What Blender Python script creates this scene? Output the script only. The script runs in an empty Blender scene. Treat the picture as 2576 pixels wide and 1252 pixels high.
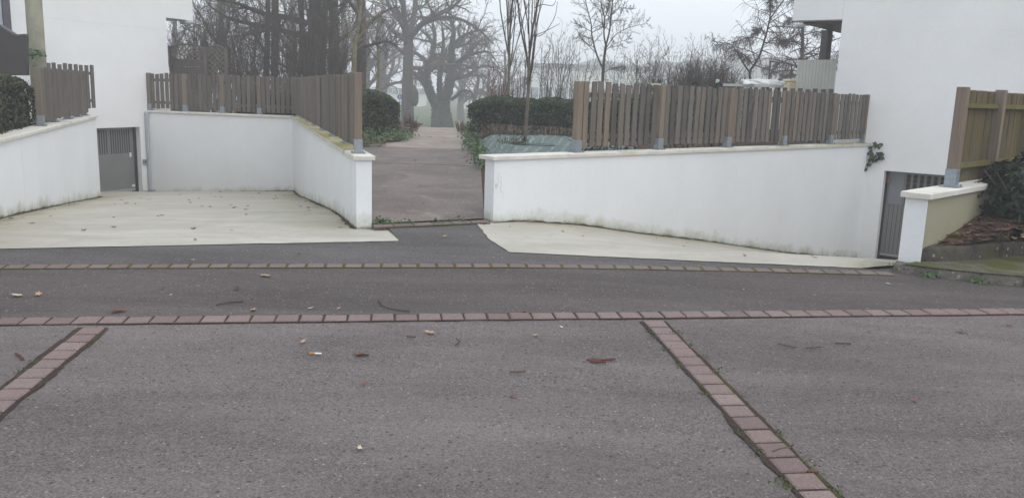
import bpy, bmesh, math, random
import numpy as np
from mathutils import Matrix, Vector

# ------------------------------------------------------------------ camera, sky, sun, exposure
sc = bpy.context.scene
LENS_PX, HORIZON, EYE = 2085.0, 230.0, 1.6          # photograph measured on a 2576 x 1252 grid
pitch = math.atan((626 - HORIZON) / LENS_PX)
roll = math.atan(0.0324)
fw = Vector((0, math.cos(pitch), -math.sin(pitch)))
u0 = Vector((0, math.sin(pitch), math.cos(pitch)))
r0 = Vector((1, 0, 0))
cr = r0 * math.cos(roll) + u0 * math.sin(roll)
cu = u0 * math.cos(roll) - r0 * math.sin(roll)
cam = bpy.data.cameras.new('camera')
cam.sensor_width = 36
cam.lens = 36 * LENS_PX / 2576
cam.clip_start = 0.05
cam.clip_end = 1500
camo = bpy.data.objects.new('camera', cam)
sc.collection.objects.link(camo)
camo.matrix_world = Matrix(((cr.x, cu.x, -fw.x, 0), (cr.y, cu.y, -fw.y, 0), (cr.z, cu.z, -fw.z, EYE), (0, 0, 0, 1)))
sc.camera = camo

SUN_EL, SUN_AZ = 58, 118        # a weak sun behind thick cloud, high on the right
w = bpy.data.worlds.new('World')
sc.world = w
w.use_nodes = True
nt = w.node_tree
bg = nt.nodes['Background']
sky = nt.nodes.new('ShaderNodeTexSky')
sky.sky_type = 'NISHITA'
sky.sun_disc = False
sky.sun_elevation = math.radians(SUN_EL)
sky.sun_rotation = math.radians(SUN_AZ)
sky.air_density = 1.0
sky.dust_density = 8.0
sky.ozone_density = 1.0
hs = nt.nodes.new('ShaderNodeHueSaturation')      # overcast: the blue is nearly gone
hs.inputs['Saturation'].default_value = 0.6
nt.links.new(sky.outputs[0], hs.inputs['Color'])
cl = nt.nodes.new('ShaderNodeMix')                # a closed, even cloud layer over that sky
cl.data_type = 'RGBA'
cl.inputs[0].default_value = 0.85
cl.inputs[7].default_value = (6.3, 6.75, 7.3, 1)
nt.links.new(hs.outputs[0], cl.inputs[6])
nt.links.new(cl.outputs[2], bg.inputs[0])
bg.inputs[1].default_value = 0.15
sl = bpy.data.lights.new('sun', 'SUN')
sl.energy = 0.5
sl.angle = math.radians(70)
sl.color = (1, .985, .965)
so = bpy.data.objects.new('sun', sl)
sc.collection.objects.link(so)
_e, _a = math.radians(SUN_EL), math.radians(SUN_AZ)
sd = Vector((math.sin(_a) * math.cos(_e), math.cos(_a) * math.cos(_e), math.sin(_e)))
so.rotation_euler = sd.to_track_quat('Z', 'Y').to_euler()
so.location = (0, 0, 30)
sc.view_settings.view_transform = 'Standard'
sc.view_settings.look = 'None'
sc.view_settings.gamma = 1
sc.view_settings.use_curve_mapping = False
sc.view_settings.exposure = 0.4
sc.render.resolution_x, sc.render.resolution_y = 1024, 497
sc.render.engine = 'CYCLES'
sc.cycles.max_bounces = 8
sc.cycles.volume_bounces = 2

rng = random.Random(7)
nrg = np.random.default_rng(7)

# ------------------------------------------------------------------ helpers
def ray(x, y):
    return fw + cr * ((x - 1288) / LENS_PX) + cu * ((626 - y) / LENS_PX)

def at(x, y, Y):
    d = ray(x, y)
    return Vector((0, 0, EYE)) + d * (Y / d.y)

def atz(x, y, z):
    d = ray(x, y)
    return Vector((0, 0, EYE)) + d * ((z - EYE) / d.z)

SL = 0.02
def gnd(x, y, lift=0.0):
    d = ray(x, y)
    p = Vector((0, 0, EYE)) + d * (-EYE / (d.z - SL * d.y))
    p.z += lift
    return p

def onplane(x, y, P, h):
    d = ray(x, y)
    n = Vector((h[1], -h[0], 0))
    t = n.dot(Vector((P[0], P[1], 0)) - Vector((0, 0, EYE))) / n.dot(d)
    return Vector((0, 0, EYE)) + d * t

def head(deg):
    a = math.radians(deg)
    return (math.sin(a), math.cos(a))

def tag(o, label=None, cat=None, group=None, kind=None):
    if label: o['label'] = label
    if cat: o['category'] = cat
    if group: o['group'] = group
    if kind: o['kind'] = kind
    return o

def link(o, parent=None):
    sc.collection.objects.link(o)
    if parent is not None:
        o.parent = parent
    return o

def mesh(name, v, f, mat, parent=None, smooth=False, attr=None):
    me = bpy.data.meshes.new(name)
    me.from_pydata([tuple(q) for q in v], [], [tuple(q) for q in f])
    if mat is not None: me.materials.append(mat)
    if smooth: me.polygons.foreach_set('use_smooth', [True] * len(me.polygons))
    if attr:
        for k, vals in attr.items():
            a = me.attributes.new(k, 'FLOAT', 'POINT')
            a.data.foreach_set('value', vals)
    me.update()
    return link(bpy.data.objects.new(name, me), parent)

def npmesh(name, V, F, mat, parent=None, smooth=False):
    """V (n,3) array, F (m,k) array with k = 3 or 4"""
    V = np.asarray(V, dtype=np.float32); F = np.asarray(F, dtype=np.int32)
    me = bpy.data.meshes.new(name)
    k = F.shape[1]
    me.vertices.add(len(V)); me.vertices.foreach_set('co', V.ravel())
    me.loops.add(F.size); me.loops.foreach_set('vertex_index', F.ravel())
    me.polygons.add(len(F)); me.polygons.foreach_set('loop_start', np.arange(0, F.size, k, dtype=np.int32))
    if smooth: me.polygons.foreach_set('use_smooth', np.ones(len(F), dtype=bool))
    me.materials.append(mat)
    me.update(calc_edges=True); me.validate()
    return link(bpy.data.objects.new(name, me), parent)

def empty(name, loc=(0, 0, 0), rz=0):
    o = bpy.data.objects.new(name, None)
    o.location = loc; o.rotation_euler = (0, 0, rz)
    o.empty_display_size = .1
    return link(o)

class MB:
    """collects shapes that belong to ONE part"""
    def __init__(s): s.v = []; s.f = []
    def add(s, v, f):
        n = len(s.v); s.v += [tuple(q) for q in v]; s.f += [tuple(i + n for i in q) for q in f]
        return s
    def frame(s, o, ex, ey, ez, a, b):
        """box between corners a and b in the frame o, ex, ey, ez"""
        o, ex, ey, ez = Vector(o), Vector(ex), Vector(ey), Vector(ez)
        pts = [o + ex * x + ey * y + ez * z for z in (a[2], b[2]) for (x, y) in ((a[0], a[1]), (b[0], a[1]), (b[0], b[1]), (a[0], b[1]))]
        return s.add(pts, [(3, 2, 1, 0), (4, 5, 6, 7), (0, 1, 5, 4), (1, 2, 6, 5), (2, 3, 7, 6), (3, 0, 4, 7)])
    def box(s, a, b): return s.frame((0, 0, 0), (1, 0, 0), (0, 1, 0), (0, 0, 1), a, b)
    def bevbox(s, o, ex, ey, ez, a, b, c=.006):
        """box with its upper edges bevelled"""
        o, ex, ey, ez = Vector(o), Vector(ex), Vector(ey), Vector(ez)
        x0, y0, z0 = a; x1, y1, z1 = b
        P = lambda x, y, z: o + ex * x + ey * y + ez * z
        v = [P(x0, y0, z0), P(x1, y0, z0), P(x1, y1, z0), P(x0, y1, z0),
             P(x0, y0, z1 - c), P(x1, y0, z1 - c), P(x1, y1, z1 - c), P(x0, y1, z1 - c),
             P(x0 + c, y0 + c, z1), P(x1 - c, y0 + c, z1), P(x1 - c, y1 - c, z1), P(x0 + c, y1 - c, z1)]
        f = [(3, 2, 1, 0)]
        for i in range(4):
            j = (i + 1) % 4
            f += [(i, j, 4 + j, 4 + i), (4 + i, 4 + j, 8 + j, 8 + i)]
        return s.add(v, f + [(8, 9, 10, 11)])
    def prism(s, poly, z0, z1):
        n = len(poly)
        za = z0 if hasattr(z0, '__len__') else [z0] * n
        zb = z1 if hasattr(z1, '__len__') else [z1] * n
        v = [(p[0], p[1], za[i]) for i, p in enumerate(poly)] + [(p[0], p[1], zb[i]) for i, p in enumerate(poly)]
        f = [tuple(range(n - 1, -1, -1)), tuple(range(n, 2 * n))]
        f += [(i, (i + 1) % n, n + (i + 1) % n, n + i) for i in range(n)]
        return s.add(v, f)
    def tube(s, pts, r, k=8, cap=True):
        V, F = tube_np([Vector(p) for p in pts], r if hasattr(r, '__len__') else [r] * len(pts), k)
        s.add(V, F)
        if cap:
            n = len(s.v)
            s.f.append(tuple(range(n - k, n)))
            s.f.append(tuple(range(n - k * len(pts) + k - 1, n - k * len(pts) - 1, -1)))
        return s
    def build(s, name, mat, parent=None, smooth=False): return mesh(name, s.v, s.f, mat, parent, smooth)

def tube_np(pts, rad, k):
    V = []; F = []
    n = len(pts)
    for i, p in enumerate(pts):
        d = (pts[min(i + 1, n - 1)] - pts[max(i - 1, 0)]).normalized()
        a = Vector((1, 0, 0)) if abs(d.x) < .8 else Vector((0, 1, 0))
        e = d.cross(a).normalized(); g = d.cross(e)
        for j in range(k):
            t = 2 * math.pi * j / k
            V.append(p + (e * math.cos(t) + g * math.sin(t)) * rad[i])
        if i:
            for j in range(k):
                j2 = (j + 1) % k
                F.append(((i - 1) * k + j, (i - 1) * k + j2, i * k + j2, i * k + j))
    return V, F

# ------------------------------------------------------------------ materials
def nodes(name, rough=.8, spec=.3):
    m = bpy.data.materials.new(name); m.use_nodes = True
    t = m.node_tree; b = t.nodes['Principled BSDF']
    b.inputs['Roughness'].default_value = rough
    b.inputs['Specular IOR Level'].default_value = spec
    return m, t, b

def N(t, kind, **kw):
    n = t.nodes.new(kind)
    for k, v in kw.items():
        if k in n.inputs: n.inputs[k].default_value = v
        else: setattr(n, k, v)
    return n

def noise(t, scale, detail=4, rough=.55, vec=None, dist=0):
    n = N(t, 'ShaderNodeTexNoise', Scale=scale, Detail=detail, Roughness=rough, Distortion=dist)
    if vec is not None: t.links.new(vec, n.inputs['Vector'])
    return n.outputs['Fac']

def ramp(t, fac, stops, interp='LINEAR'):
    r = t.nodes.new('ShaderNodeValToRGB')
    r.color_ramp.interpolation = interp
    e = r.color_ramp.elements
    while len(e) < len(stops): e.new(.5)
    for i, (p, c) in enumerate(stops):
        e[i].position = p
        e[i].color = (c, c, c, 1) if isinstance(c, (int, float)) else (*c, 1)
    t.links.new(fac, r.inputs[0])
    return r.outputs[0]

def mix(t, fac, a, b, mode='MIX'):
    n = t.nodes.new('ShaderNodeMix'); n.data_type = 'RGBA'; n.blend_type = mode
    if isinstance(fac, (int, float)): n.inputs[0].default_value = fac
    else: t.links.new(fac, n.inputs[0])
    for s, i in ((a, 6), (b, 7)):
        if isinstance(s, (tuple, list)): n.inputs[i].default_value = (*s, 1)
        else: t.links.new(s, n.inputs[i])
    return n.outputs[2]

def math_(t, op, a, b=0.0, clamp=False):
    n = t.nodes.new('ShaderNodeMath'); n.operation = op; n.use_clamp = clamp
    for s, i in ((a, 0), (b, 1)):
        if isinstance(s, (int, float)): n.inputs[i].default_value = s
        else: t.links.new(s, n.inputs[i])
    return n.outputs[0]

def coords(t, kind='Object', scale=None):
    c = t.nodes.new('ShaderNodeTexCoord').outputs[kind]
    if scale is None: return c
    mp = t.nodes.new('ShaderNodeMapping'); mp.inputs['Scale'].default_value = scale
    t.links.new(c, mp.inputs['Vector'])
    return mp.outputs[0]

def wpos(t):
    return t.nodes.new('ShaderNodeNewGeometry').outputs['Position']

def bump(t, b, h, strength=.3, dist=.01):
    n = N(t, 'ShaderNodeBump', Strength=strength, Distance=dist)
    t.links.new(h, n.inputs['Height']); t.links.new(n.outputs[0], b.inputs['Normal'])

def setc(t, b, c): t.links.new(c, b.inputs['Base Color'])

def M_plain(name, col, rough=.7, spec=.3, var=.15, scale=8, metal=0, bumpy=0):
    m, t, b = nodes(name, rough, spec)
    n = noise(t, scale, 4, .6, wpos(t))
    lo = tuple(c * (1 - var) for c in col); hi = tuple(min(1, c * (1 + var)) for c in col)
    setc(t, b, ramp(t, n, [(.3, lo), (.7, hi)]))
    b.inputs['Metallic'].default_value = metal
    if bumpy: bump(t, b, noise(t, scale * 6, 3, .6, wpos(t)), bumpy, .01)
    return m

def flecks(t, P, base, scale, size, keep, col, amount):
    """single stones or pits of the surface, scattered"""
    v = N(t, 'ShaderNodeTexVoronoi', Scale=scale); t.links.new(P, v.inputs['Vector'])
    c = N(t, 'ShaderNodeSeparateColor'); t.links.new(v.outputs['Color'], c.inputs[0])
    f = math_(t, 'MULTIPLY', math_(t, 'LESS_THAN', v.outputs['Distance'], math_(t, 'MULTIPLY', c.outputs[1], size * 1.6)), math_(t, 'GREATER_THAN', c.outputs[0], keep))
    return mix(t, math_(t, 'MULTIPLY', f, amount), base, col)

def M_asphalt(name, dark, light, tint, big=.5):
    m, t, b = nodes(name, .82, .25)
    P = wpos(t)
    fine = noise(t, 170, 3, .75, P)
    vor = N(t, 'ShaderNodeTexVoronoi', Scale=125.0); t.links.new(P, vor.inputs['Vector'])
    stones = ramp(t, vor.outputs['Color'], [(.25, 0.0), (.75, 1.0)])
    base = mix(t, stones, dark, light)
    base = mix(t, ramp(t, fine, [(.35, .0), (.65, 1.)]), mix(t, .45, base, (0.025, .022, .022)), base)
    patch = ramp(t, noise(t, big, 4, .6, P), [(.38, 0.), (.62, 1.)])
    base = mix(t, math_(t, 'MULTIPLY', patch, .55), base, mix(t, .5, base, tint))
    wet = ramp(t, noise(t, 1.7, 5, .65, P, .6), [(.42, 0.), (.7, 1.)])
    base = mix(t, math_(t, 'MULTIPLY', wet, .22), base, (.05, .046, .045))
    bd = N(t, 'ShaderNodeMapping'); bd.inputs['Scale'].default_value = (.35, 1.6, 1); bd.inputs['Rotation'].default_value = (0, 0, -.14); t.links.new(P, bd.inputs['Vector'])
    band = ramp(t, noise(t, 1.0, 5, .65, bd.outputs[0], .4), [(.36, 0.), (.64, 1.)])
    base = mix(t, band, mix(t, .30, base, (.06, .052, .05)), mix(t, .12, base, (.36, .335, .325)))
    pale = ramp(t, noise(t, 9, 6, .75, P, .3), [(.69, 0.), (.76, 1.)])
    base = mix(t, math_(t, 'MULTIPLY', pale, .5), base, (.30, .28, .265))
    speck = N(t, 'ShaderNodeTexVoronoi', Scale=24.0); t.links.new(P, speck.inputs['Vector'])
    chip = math_(t, 'LESS_THAN', speck.outputs['Distance'], .12)
    pick = N(t, 'ShaderNodeSeparateColor'); t.links.new(speck.outputs['Color'], pick.inputs[0])
    chip = math_(t, 'MULTIPLY', chip, math_(t, 'GREATER_THAN', pick.outputs[0], .86))
    base = mix(t, math_(t, 'MULTIPLY', chip, .75), base, (.42, .40, .37))
    base = flecks(t, P, base, 34.0, .20, .45, (.035, .030, .029), .75)
    base = flecks(t, P, base, 41.0, .17, .62, (.36, .335, .32), .5)
    setc(t, b, base)
    bump(t, b, math_(t, 'ADD', vor.outputs['Distance'], math_(t, 'MULTIPLY', fine, .8)), .55, .006)
    t.links.new(ramp(t, noise(t, .6, 3, .5, P), [(.3, .66), (.7, .9)]), b.inputs['Roughness'])
    return m

def M_wood(name, cols, algae=0.0):
    """weathered boards: each object gets its own tone from Object Info"""
    m, t, b = nodes(name, .85, .15)
    oi = t.nodes.new('ShaderNodeObjectInfo').outputs['Random']
    k = len(cols)
    base = ramp(t, oi, [(i / (k - 1), c) for i, c in enumerate(cols)])
    P = coords(t, 'Object', (60, 60, 2.2))
    ad = N(t, 'ShaderNodeVectorMath', operation='ADD'); t.links.new(P, ad.inputs[0])
    cmb = t.nodes.new('ShaderNodeCombineXYZ'); t.links.new(math_(t, 'MULTIPLY', oi, 90.), cmb.inputs[2]); t.links.new(cmb.outputs[0], ad.inputs[1])
    g = noise(t, 1.0, 6, .65, ad.outputs[0], .4)
    base = mix(t, ramp(t, g, [(.3, .75), (.72, 0.)]), base, mix(t, .55, base, (.03, .025, .02)))
    low = noise(t, 3.0, 3, .5, wpos(t))
    base = mix(t, ramp(t, low, [(.5, 0.), (.8, .5)]), base, (.17, .16, .145))
    if algae:
        al = ramp(t, noise(t, 2.3, 5, .7, wpos(t)), [(.5 - algae * .3, 0.), (.75 - algae * .1, 1.)])
        base = mix(t, math_(t, 'MULTIPLY', al, .6 + .3 * algae), base, (.105, .096, .038))
    setc(t, b, base)
    bump(t, b, g, .5, .004)
    return m

def M_render(name, col=(.825, .84, .85), stain=1.0, algae=(.33, .34, .16), alg_h=.22):
    """white stucco; attribute 'h' is the height above the paving, for the dirt at its foot"""
    m, t, b = nodes(name, .9, .15)
    P = wpos(t)
    big = noise(t, .9, 5, .6, P)
    base = ramp(t, big, [(.3, tuple(c * .93 for c in col)), (.7, col)])
    base = mix(t, ramp(t, noise(t, 26, 4, .75, P), [(.3, .12), (.6, 0.)]), base, tuple(c * .7 for c in col))
    stP = N(t, 'ShaderNodeMapping'); stP.inputs['Scale'].default_value = (7, 7, .5); t.links.new(P, stP.inputs['Vector'])
    streak = ramp(t, noise(t, 1., 5, .65, stP.outputs[0]), [(.52, 0.), (.8, 1.)])
    base = mix(t, math_(t, 'MULTIPLY', streak, .08 * stain), base, (.42, .43, .40))
    if stain < .3:
        setc(t, b, base); bump(t, b, noise(t, 55, 4, .7, P), .5, .008)
        return m
    h = N(t, 'ShaderNodeAttribute', attribute_name='h').outputs['Fac']
    n = noise(t, 3.2, 6, .7, P)
    lim = math_(t, 'MULTIPLY', math_(t, 'SUBTRACT', n, .25), alg_h * 2.2)
    fac = math_(t, 'DIVIDE', math_(t, 'SUBTRACT', math_(t, 'ADD', lim, alg_h * .15), h), alg_h * .9, clamp=True)
    base = mix(t, math_(t, 'MULTIPLY', fac, .75 * stain), base, algae)
    fac2 = math_(t, 'DIVIDE', math_(t, 'SUBTRACT', math_(t, 'MULTIPLY', n, .085), h), .04, clamp=True)
    base = mix(t, math_(t, 'MULTIPLY', fac2, .8 * stain), base, (.07, .065, .045))
    dots = N(t, 'ShaderNodeTexVoronoi', Scale=6.0); t.links.new(P, dots.inputs['Vector'])
    dsel = N(t, 'ShaderNodeSeparateColor'); t.links.new(dots.outputs['Color'], dsel.inputs[0])
    dm = math_(t, 'MULTIPLY', math_(t, 'LESS_THAN', dots.outputs['Distance'], .045), math_(t, 'GREATER_THAN', dsel.outputs[1], .9))
    base = mix(t, math_(t, 'MULTIPLY', dm, .6), base, (.15, .14, .12))
    setc(t, b, base)
    bump(t, b, noise(t, 55, 4, .7, P), .5, .008)
    return m

def M_leaf(name, c1, c2, c3, rough=.35, spec=.5, trans=.0):
    m, t, b = nodes(name, rough, spec)
    g = t.nodes.new('ShaderNodeNewGeometry')
    ri = g.outputs['Random Per Island']
    setc(t, b, ramp(t, ri, [(0., c1), (.55, c2), (1., c3)]))
    if trans:
        b.inputs['Subsurface Weight'].default_value = 0
    return m

MAT = {}
MAT['asphalt'] = M_asphalt('parking_asphalt', (.094, .080, .077), (.226, .194, .187), (.205, .160, .150))
MAT['asphalt_walk'] = M_asphalt('pavement_asphalt', (.040, .033, .031), (.122, .100, .095), (.135, .098, .09), .6)
MAT['asphalt_apron'] = M_asphalt('apron_asphalt', (.043, .040, .038), (.128, .120, .116), (.115, .103, .098), .8)

def make_path():
    m, t, b = nodes('path_asphalt', .88, .2)
    P = wpos(t)
    base = ramp(t, noise(t, 60, 4, .7, P), [(.3, (.086, .071, .064)), (.7, (.208, .177, .161))])
    base = mix(t, math_(t, 'MULTIPLY', ramp(t, noise(t, 1.1, 5, .65, P, .5), [(.4, 0.), (.65, 1.)]), .5), base, (.27, .235, .205))
    base = mix(t, math_(t, 'MULTIPLY', ramp(t, noise(t, 2.6, 6, .7, P, 1.), [(.58, 0.), (.7, 1.)]), .6), base, (.42, .36, .31))
    base = mix(t, math_(t, 'MULTIPLY', ramp(t, noise(t, 1.6, 6, .7, P, .4), [(.6, 0.), (.75, 1.)]), .5), base, (.07, .06, .055))
    base = flecks(t, P, base, 30.0, .2, .5, (.05, .04, .036), .6)
    base = flecks(t, P, base, 26.0, .18, .6, (.40, .35, .31), .5)
    setc(t, b, base); bump(t, b, noise(t, 80, 3, .7, P), .5, .006)
    return m
MAT['path'] = make_path()
MAT['path_tan'] = M_plain('path_sandy_asphalt', (.295, .248, .215), .9, .2, .22, 2.2, 0, .4)

def make_concrete():
    m, t, b = nodes('driveway_concrete', .85, .25)
    P = wpos(t)
    base = ramp(t, noise(t, .8, 6, .65, P, .5), [(.3, (.385, .36, .31)), (.7, (.53, .505, .45))])
    base = mix(t, math_(t, 'MULTIPLY', ramp(t, noise(t, 70, 3, .7, P), [(.35, 1.), (.6, 0.)]), .25), base, (.27, .26, .235))
    base = mix(t, math_(t, 'MULTIPLY', ramp(t, noise(t, 4, 6, .7, P, .8), [(.50, 0.), (.70, 1.)]), .5), base, (.31, .29, .245))
    band = N(t, 'ShaderNodeMapping'); band.inputs['Scale'].default_value = (.5, 3.5, 1); band.inputs['Rotation'].default_value = (0, 0, -.25); t.links.new(P, band.inputs['Vector'])
    base = mix(t, math_(t, 'MULTIPLY', ramp(t, noise(t, 1.0, 5, .7, band.outputs[0]), [(.45, 0.), (.68, 1.)]), .5), base, (.32, .305, .262))
    a = N(t, 'ShaderNodeAttribute', attribute_name='dirt').outputs['Fac']
    n = noise(t, 2.2, 6, .7, P, .4)
    al = math_(t, 'MULTIPLY', a, ramp(t, n, [(.25, .15), (.65, 1.)]), clamp=True)
    base = mix(t, math_(t, 'MULTIPLY', al, .7), base, (.30, .275, .17))
    al2 = ramp(t, math_(t, 'MULTIPLY', a, math_(t, 'ADD', n, .3)), [(.62, 0.), (.92, 1.)])
    base = mix(t, math_(t, 'MULTIPLY', al2, .8), base, (.17, .16, .085))
    setc(t, b, base); bump(t, b, noise(t, 40, 5, .7, P), .35, .005)
    return m
MAT['concrete'] = make_concrete()

def make_brick(name='paver_clay', dull=0.0):
    m, t, b = nodes(name, .85, .2)
    oi = t.nodes.new('ShaderNodeObjectInfo').outputs['Random']
    P = wpos(t)
    base = ramp(t, oi, [(0., (.185, .135, .128)), (.35, (.25, .185, .172)), (.7, (.215, .165, .158)), (1., (.275, .21, .198))])
    base = mix(t, ramp(t, noise(t, 110, 4, .7, P), [(.35, .5), (.6, 0.)]), base, (.10, .07, .065))
    base = mix(t, math_(t, 'MULTIPLY', ramp(t, noise(t, 9, 5, .7, P), [(.5, 0.), (.7, 1.)]), .4), base, (.13, .11, .10))
    v = N(t, 'ShaderNodeTexVoronoi', Scale=60.0); t.links.new(P, v.inputs['Vector'])
    base = mix(t, math_(t, 'MULTIPLY', math_(t, 'LESS_THAN', v.outputs['Distance'], .15), .5), base, (.45, .42, .40))
    if dull:
        base = mix(t, math_(t, 'MULTIPLY', ramp(t, noise(t, 2.5, 5, .7, P), [(.3, .5), (.7, 1.)]), dull), base, (.125, .105, .085))
    setc(t, b, base); bump(t, b, noise(t, 90, 4, .7, P), .5, .004)
    return m
MAT['brick'] = make_brick()
MAT['brick_dull'] = make_brick('paver_clay_mossy', .5)

def make_soil(name, moss=.5, base1=(.045, .034, .028), base2=(.09, .068, .055)):
    m, t, b = nodes(name, .95, .1)
    P = wpos(t)
    base = ramp(t, noise(t, 45, 5, .75, P), [(.3, base1), (.7, base2)])
    ms = ramp(t, noise(t, 3.0, 6, .75, P, .3), [(.62 - .25 * moss, 0.), (.78 - .25 * moss, 1.)])
    base = mix(t, ms, base, ramp(t, noise(t, 70, 3, .6, P), [(.3, (.045, .05, .012)), (.7, (.13, .135, .03))]))
    setc(t, b, base); bump(t, b, noise(t, 60, 4, .8, P), 1., .015)
    return m
MAT['soil'] = make_soil('joint_soil', .35)
MAT['bed'] = make_soil('bed_soil', .4, (.05, .032, .026), (.13, .085, .066))
MAT['mossy'] = make_soil('mossy_pavement', .85, (.09, .08, .07), (.2, .185, .165))
MAT['moss'] = make_soil('moss', 1.3)
def make_grass_ground():
    m, t, b = nodes('lawn', .95, .1)
    P = wpos(t)
    c = ramp(t, noise(t, .35, 5, .6, P), [(.3, (.05, .075, .022)), (.7, (.085, .11, .04))])
    c = mix(t, ramp(t, noise(t, 9, 4, .7, P), [(.45, 0.), (.7, .5)]), c, (.11, .10, .05))
    setc(t, b, c); bump(t, b, noise(t, 20, 4, .8, P), 1., .05)
    return m
MAT['lawn'] = make_grass_ground()
MAT['hill'] = M_plain('hill_woods', (.07, .062, .055), .95, .1, .45, .25)
MAT['render'] = M_render('wall_render')
MAT['render_old'] = M_render('algae_render', (.345, .32, .225), 1.0, (.22, .20, .105), .5)
MAT['facade'] = M_render('facade_render', (.84, .84, .835), .2)
def make_coping(name, moss):
    m, t, b = nodes(name, .8, .25)
    P = wpos(t)
    c = ramp(t, noise(t, 5, 5, .65, P), [(.3, (.56, .53, .47)), (.7, (.70, .68, .62))])
    ms = ramp(t, noise(t, 1.8, 6, .75, P, .3), [(.62 - .3 * moss, 0.), (.8 - .3 * moss, 1.)])
    up = t.nodes.new('ShaderNodeSeparateXYZ'); t.links.new(t.nodes.new('ShaderNodeNewGeometry').outputs['Normal'], up.inputs[0])
    ms = math_(t, 'MULTIPLY', ms, math_(t, 'ADD', math_(t, 'MULTIPLY', up.outputs[2], .75), .25, clamp=True))
    c = mix(t, math_(t, 'MULTIPLY', ms, .9), c, ramp(t, noise(t, 30, 4, .7, P), [(.3, (.17, .15, .035)), (.7, (.34, .30, .07))]))
    setc(t, b, c); bump(t, b, noise(t, 40, 4, .7, P), .4, .004)
    return m
MAT['coping'] = make_coping('coping_clean', .25)
MAT['coping_moss'] = make_coping('coping_mossy', 1.0)
def make_kerb(name, lo, hi, moss):
    m, t, b = nodes(name, .92, .15)
    P = wpos(t)
    c = ramp(t, noise(t, 9, 6, .7, P), [(.3, lo), (.7, hi)])
    c = flecks(t, P, c, 22.0, .25, .6, (.36, .35, .33), .6)
    c = flecks(t, P, c, 60.0, .3, .5, (.03, .027, .024), .6)
    c = mix(t, ramp(t, noise(t, 3.5, 6, .75, P), [(.62 - .2 * moss, 0.), (.75 - .2 * moss, .8)]), c, (.085, .085, .025))
    setc(t, b, c); bump(t, b, noise(t, 35, 5, .75, P), .9, .012)
    return m
MAT['kerb'] = make_kerb('kerb_stone', (.10, .09, .08), (.21, .195, .175), .3)
MAT['kerb_dark'] = make_kerb('kerb_stone_damp', (.045, .038, .031), (.11, .096, .08), .5)
MAT['wood'] = M_wood('weathered_boards', [(.098, .09, .082), (.18, .16, .137), (.215, .19, .163), (.13, .12, .11), (.25, .195, .15), (.17, .157, .144)])
MAT['wood_dark'] = M_wood('weathered_boards_darker', [(.105, .088, .078), (.155, .13, .112), (.13, .115, .103), (.185, .152, .127)])
MAT['wood_post'] = M_wood('weathered_posts', [(.20, .165, .125), (.27, .215, .165), (.23, .17, .13)])
MAT['wood_green'] = M_wood('mossy_boards', [(.16, .115, .055), (.125, .095, .05), (.19, .14, .075), (.11, .085, .05)], .55)
MAT['lattice'] = M_wood('lattice_slats', [(.20, .175, .125), (.25, .22, .16)], .2)
MAT['wood_rail'] = M_wood('mossy_rails', [(.18, .158, .06), (.21, .185, .07)], .7)
MAT['galv'] = M_plain('galvanised_steel', (.27, .30, .33), .5, .5, .15, 30, .4)
MAT['door'] = M_plain('garage_door_grey', (.17, .17, .17), .5, .4, .06, 4)
MAT['door_blue'] = M_plain('garage_door_bluegrey', (.20, .215, .24), .5, .4, .06, 4)
MAT['door_lite'] = M_plain('door_edge_grey', (.34, .34, .34), .5, .4, .06, 5)
MAT['black'] = M_plain('black_void', (.012, .011, .012), .8, .2, .2, 10)
MAT['darkgap'] = M_plain('dark_rubber', (.028, .026, .026), .8, .2, .2, 10)
MAT['white'] = M_plain('white_plastic', (.75, .75, .75), .4, .4, .05, 5)
MAT['cream'] = M_plain('cream_plastic', (.72, .62, .40), .5, .4, .06, 3)
MAT['frosted'] = M_plain('frosted_panel', (.50, .51, .46), .4, .5, .10, 1.5)
MAT['brownmetal'] = M_plain('brown_metal', (.045, .038, .035), .45, .4, .12, 3)
MAT['bluegrey'] = M_plain('pipe_grey', (.40, .44, .48), .5, .4, .1, 6)
MAT['violet'] = M_plain('dark_frame', (.09, .08, .095), .5, .4, .12, 6)
MAT['yellow'] = M_plain('yellow_threshold', (.45, .33, .05), .7, .3, .35, 9)
MAT['pole'] = M_plain('lichen_concrete', (.30, .29, .22), .9, .2, .28, 3.5, 0, .5)
MAT['orange'] = M_plain('orange_paper', (.55, .22, .05), .7, .3, .1, 30)
MAT['red'] = M_plain('red_plastic', (.35, .05, .03), .5, .4, .1, 30)
MAT['signblue'] = M_plain('sign_blue', (.03, .12, .32), .45, .5, .06, 6)
MAT['pale_building'] = M_plain('pale_render', (.72, .71, .67), .9, .1, .05, .4)
MAT['pane'] = M_plain('far_window', (.16, .18, .20), .3, .5, .1, 2)
MAT['bark'] = M_plain('grey_brown_bark', (.075, .064, .055), .95, .1, .35, 9, 0, 1.)
MAT['bark_ivy'] = M_plain('ivy_covered_bark', (.042, .045, .032), .9, .2, .5, 7, 0, 1.)
MAT['bark_moss'] = M_plain('mossy_pale_bark', (.19, .175, .10), .9, .2, .4, 6, 0, .8)
MAT['bark_young'] = M_plain('young_olive_bark', (.135, .12, .085), .8, .2, .3, 12, 0, .5)
MAT['twig'] = M_plain('twig', (.085, .068, .058), .9, .1, .3, 3)
MAT['twig_pale'] = M_plain('pale_twig', (.20, .165, .13), .9, .1, .3, 3)
MAT['twig_red'] = M_plain('reddish_twig', (.13, .06, .052), .9, .1, .3, 3)
MAT['twig_purple'] = M_plain('purplish_twig', (.095, .078, .082), .9, .1, .3, 3)
MAT['hedge'] = M_leaf('hedge_leaf', (.006, .014, .005), (.020, .043, .012), (.075, .098, .026), .45, .32)
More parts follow.
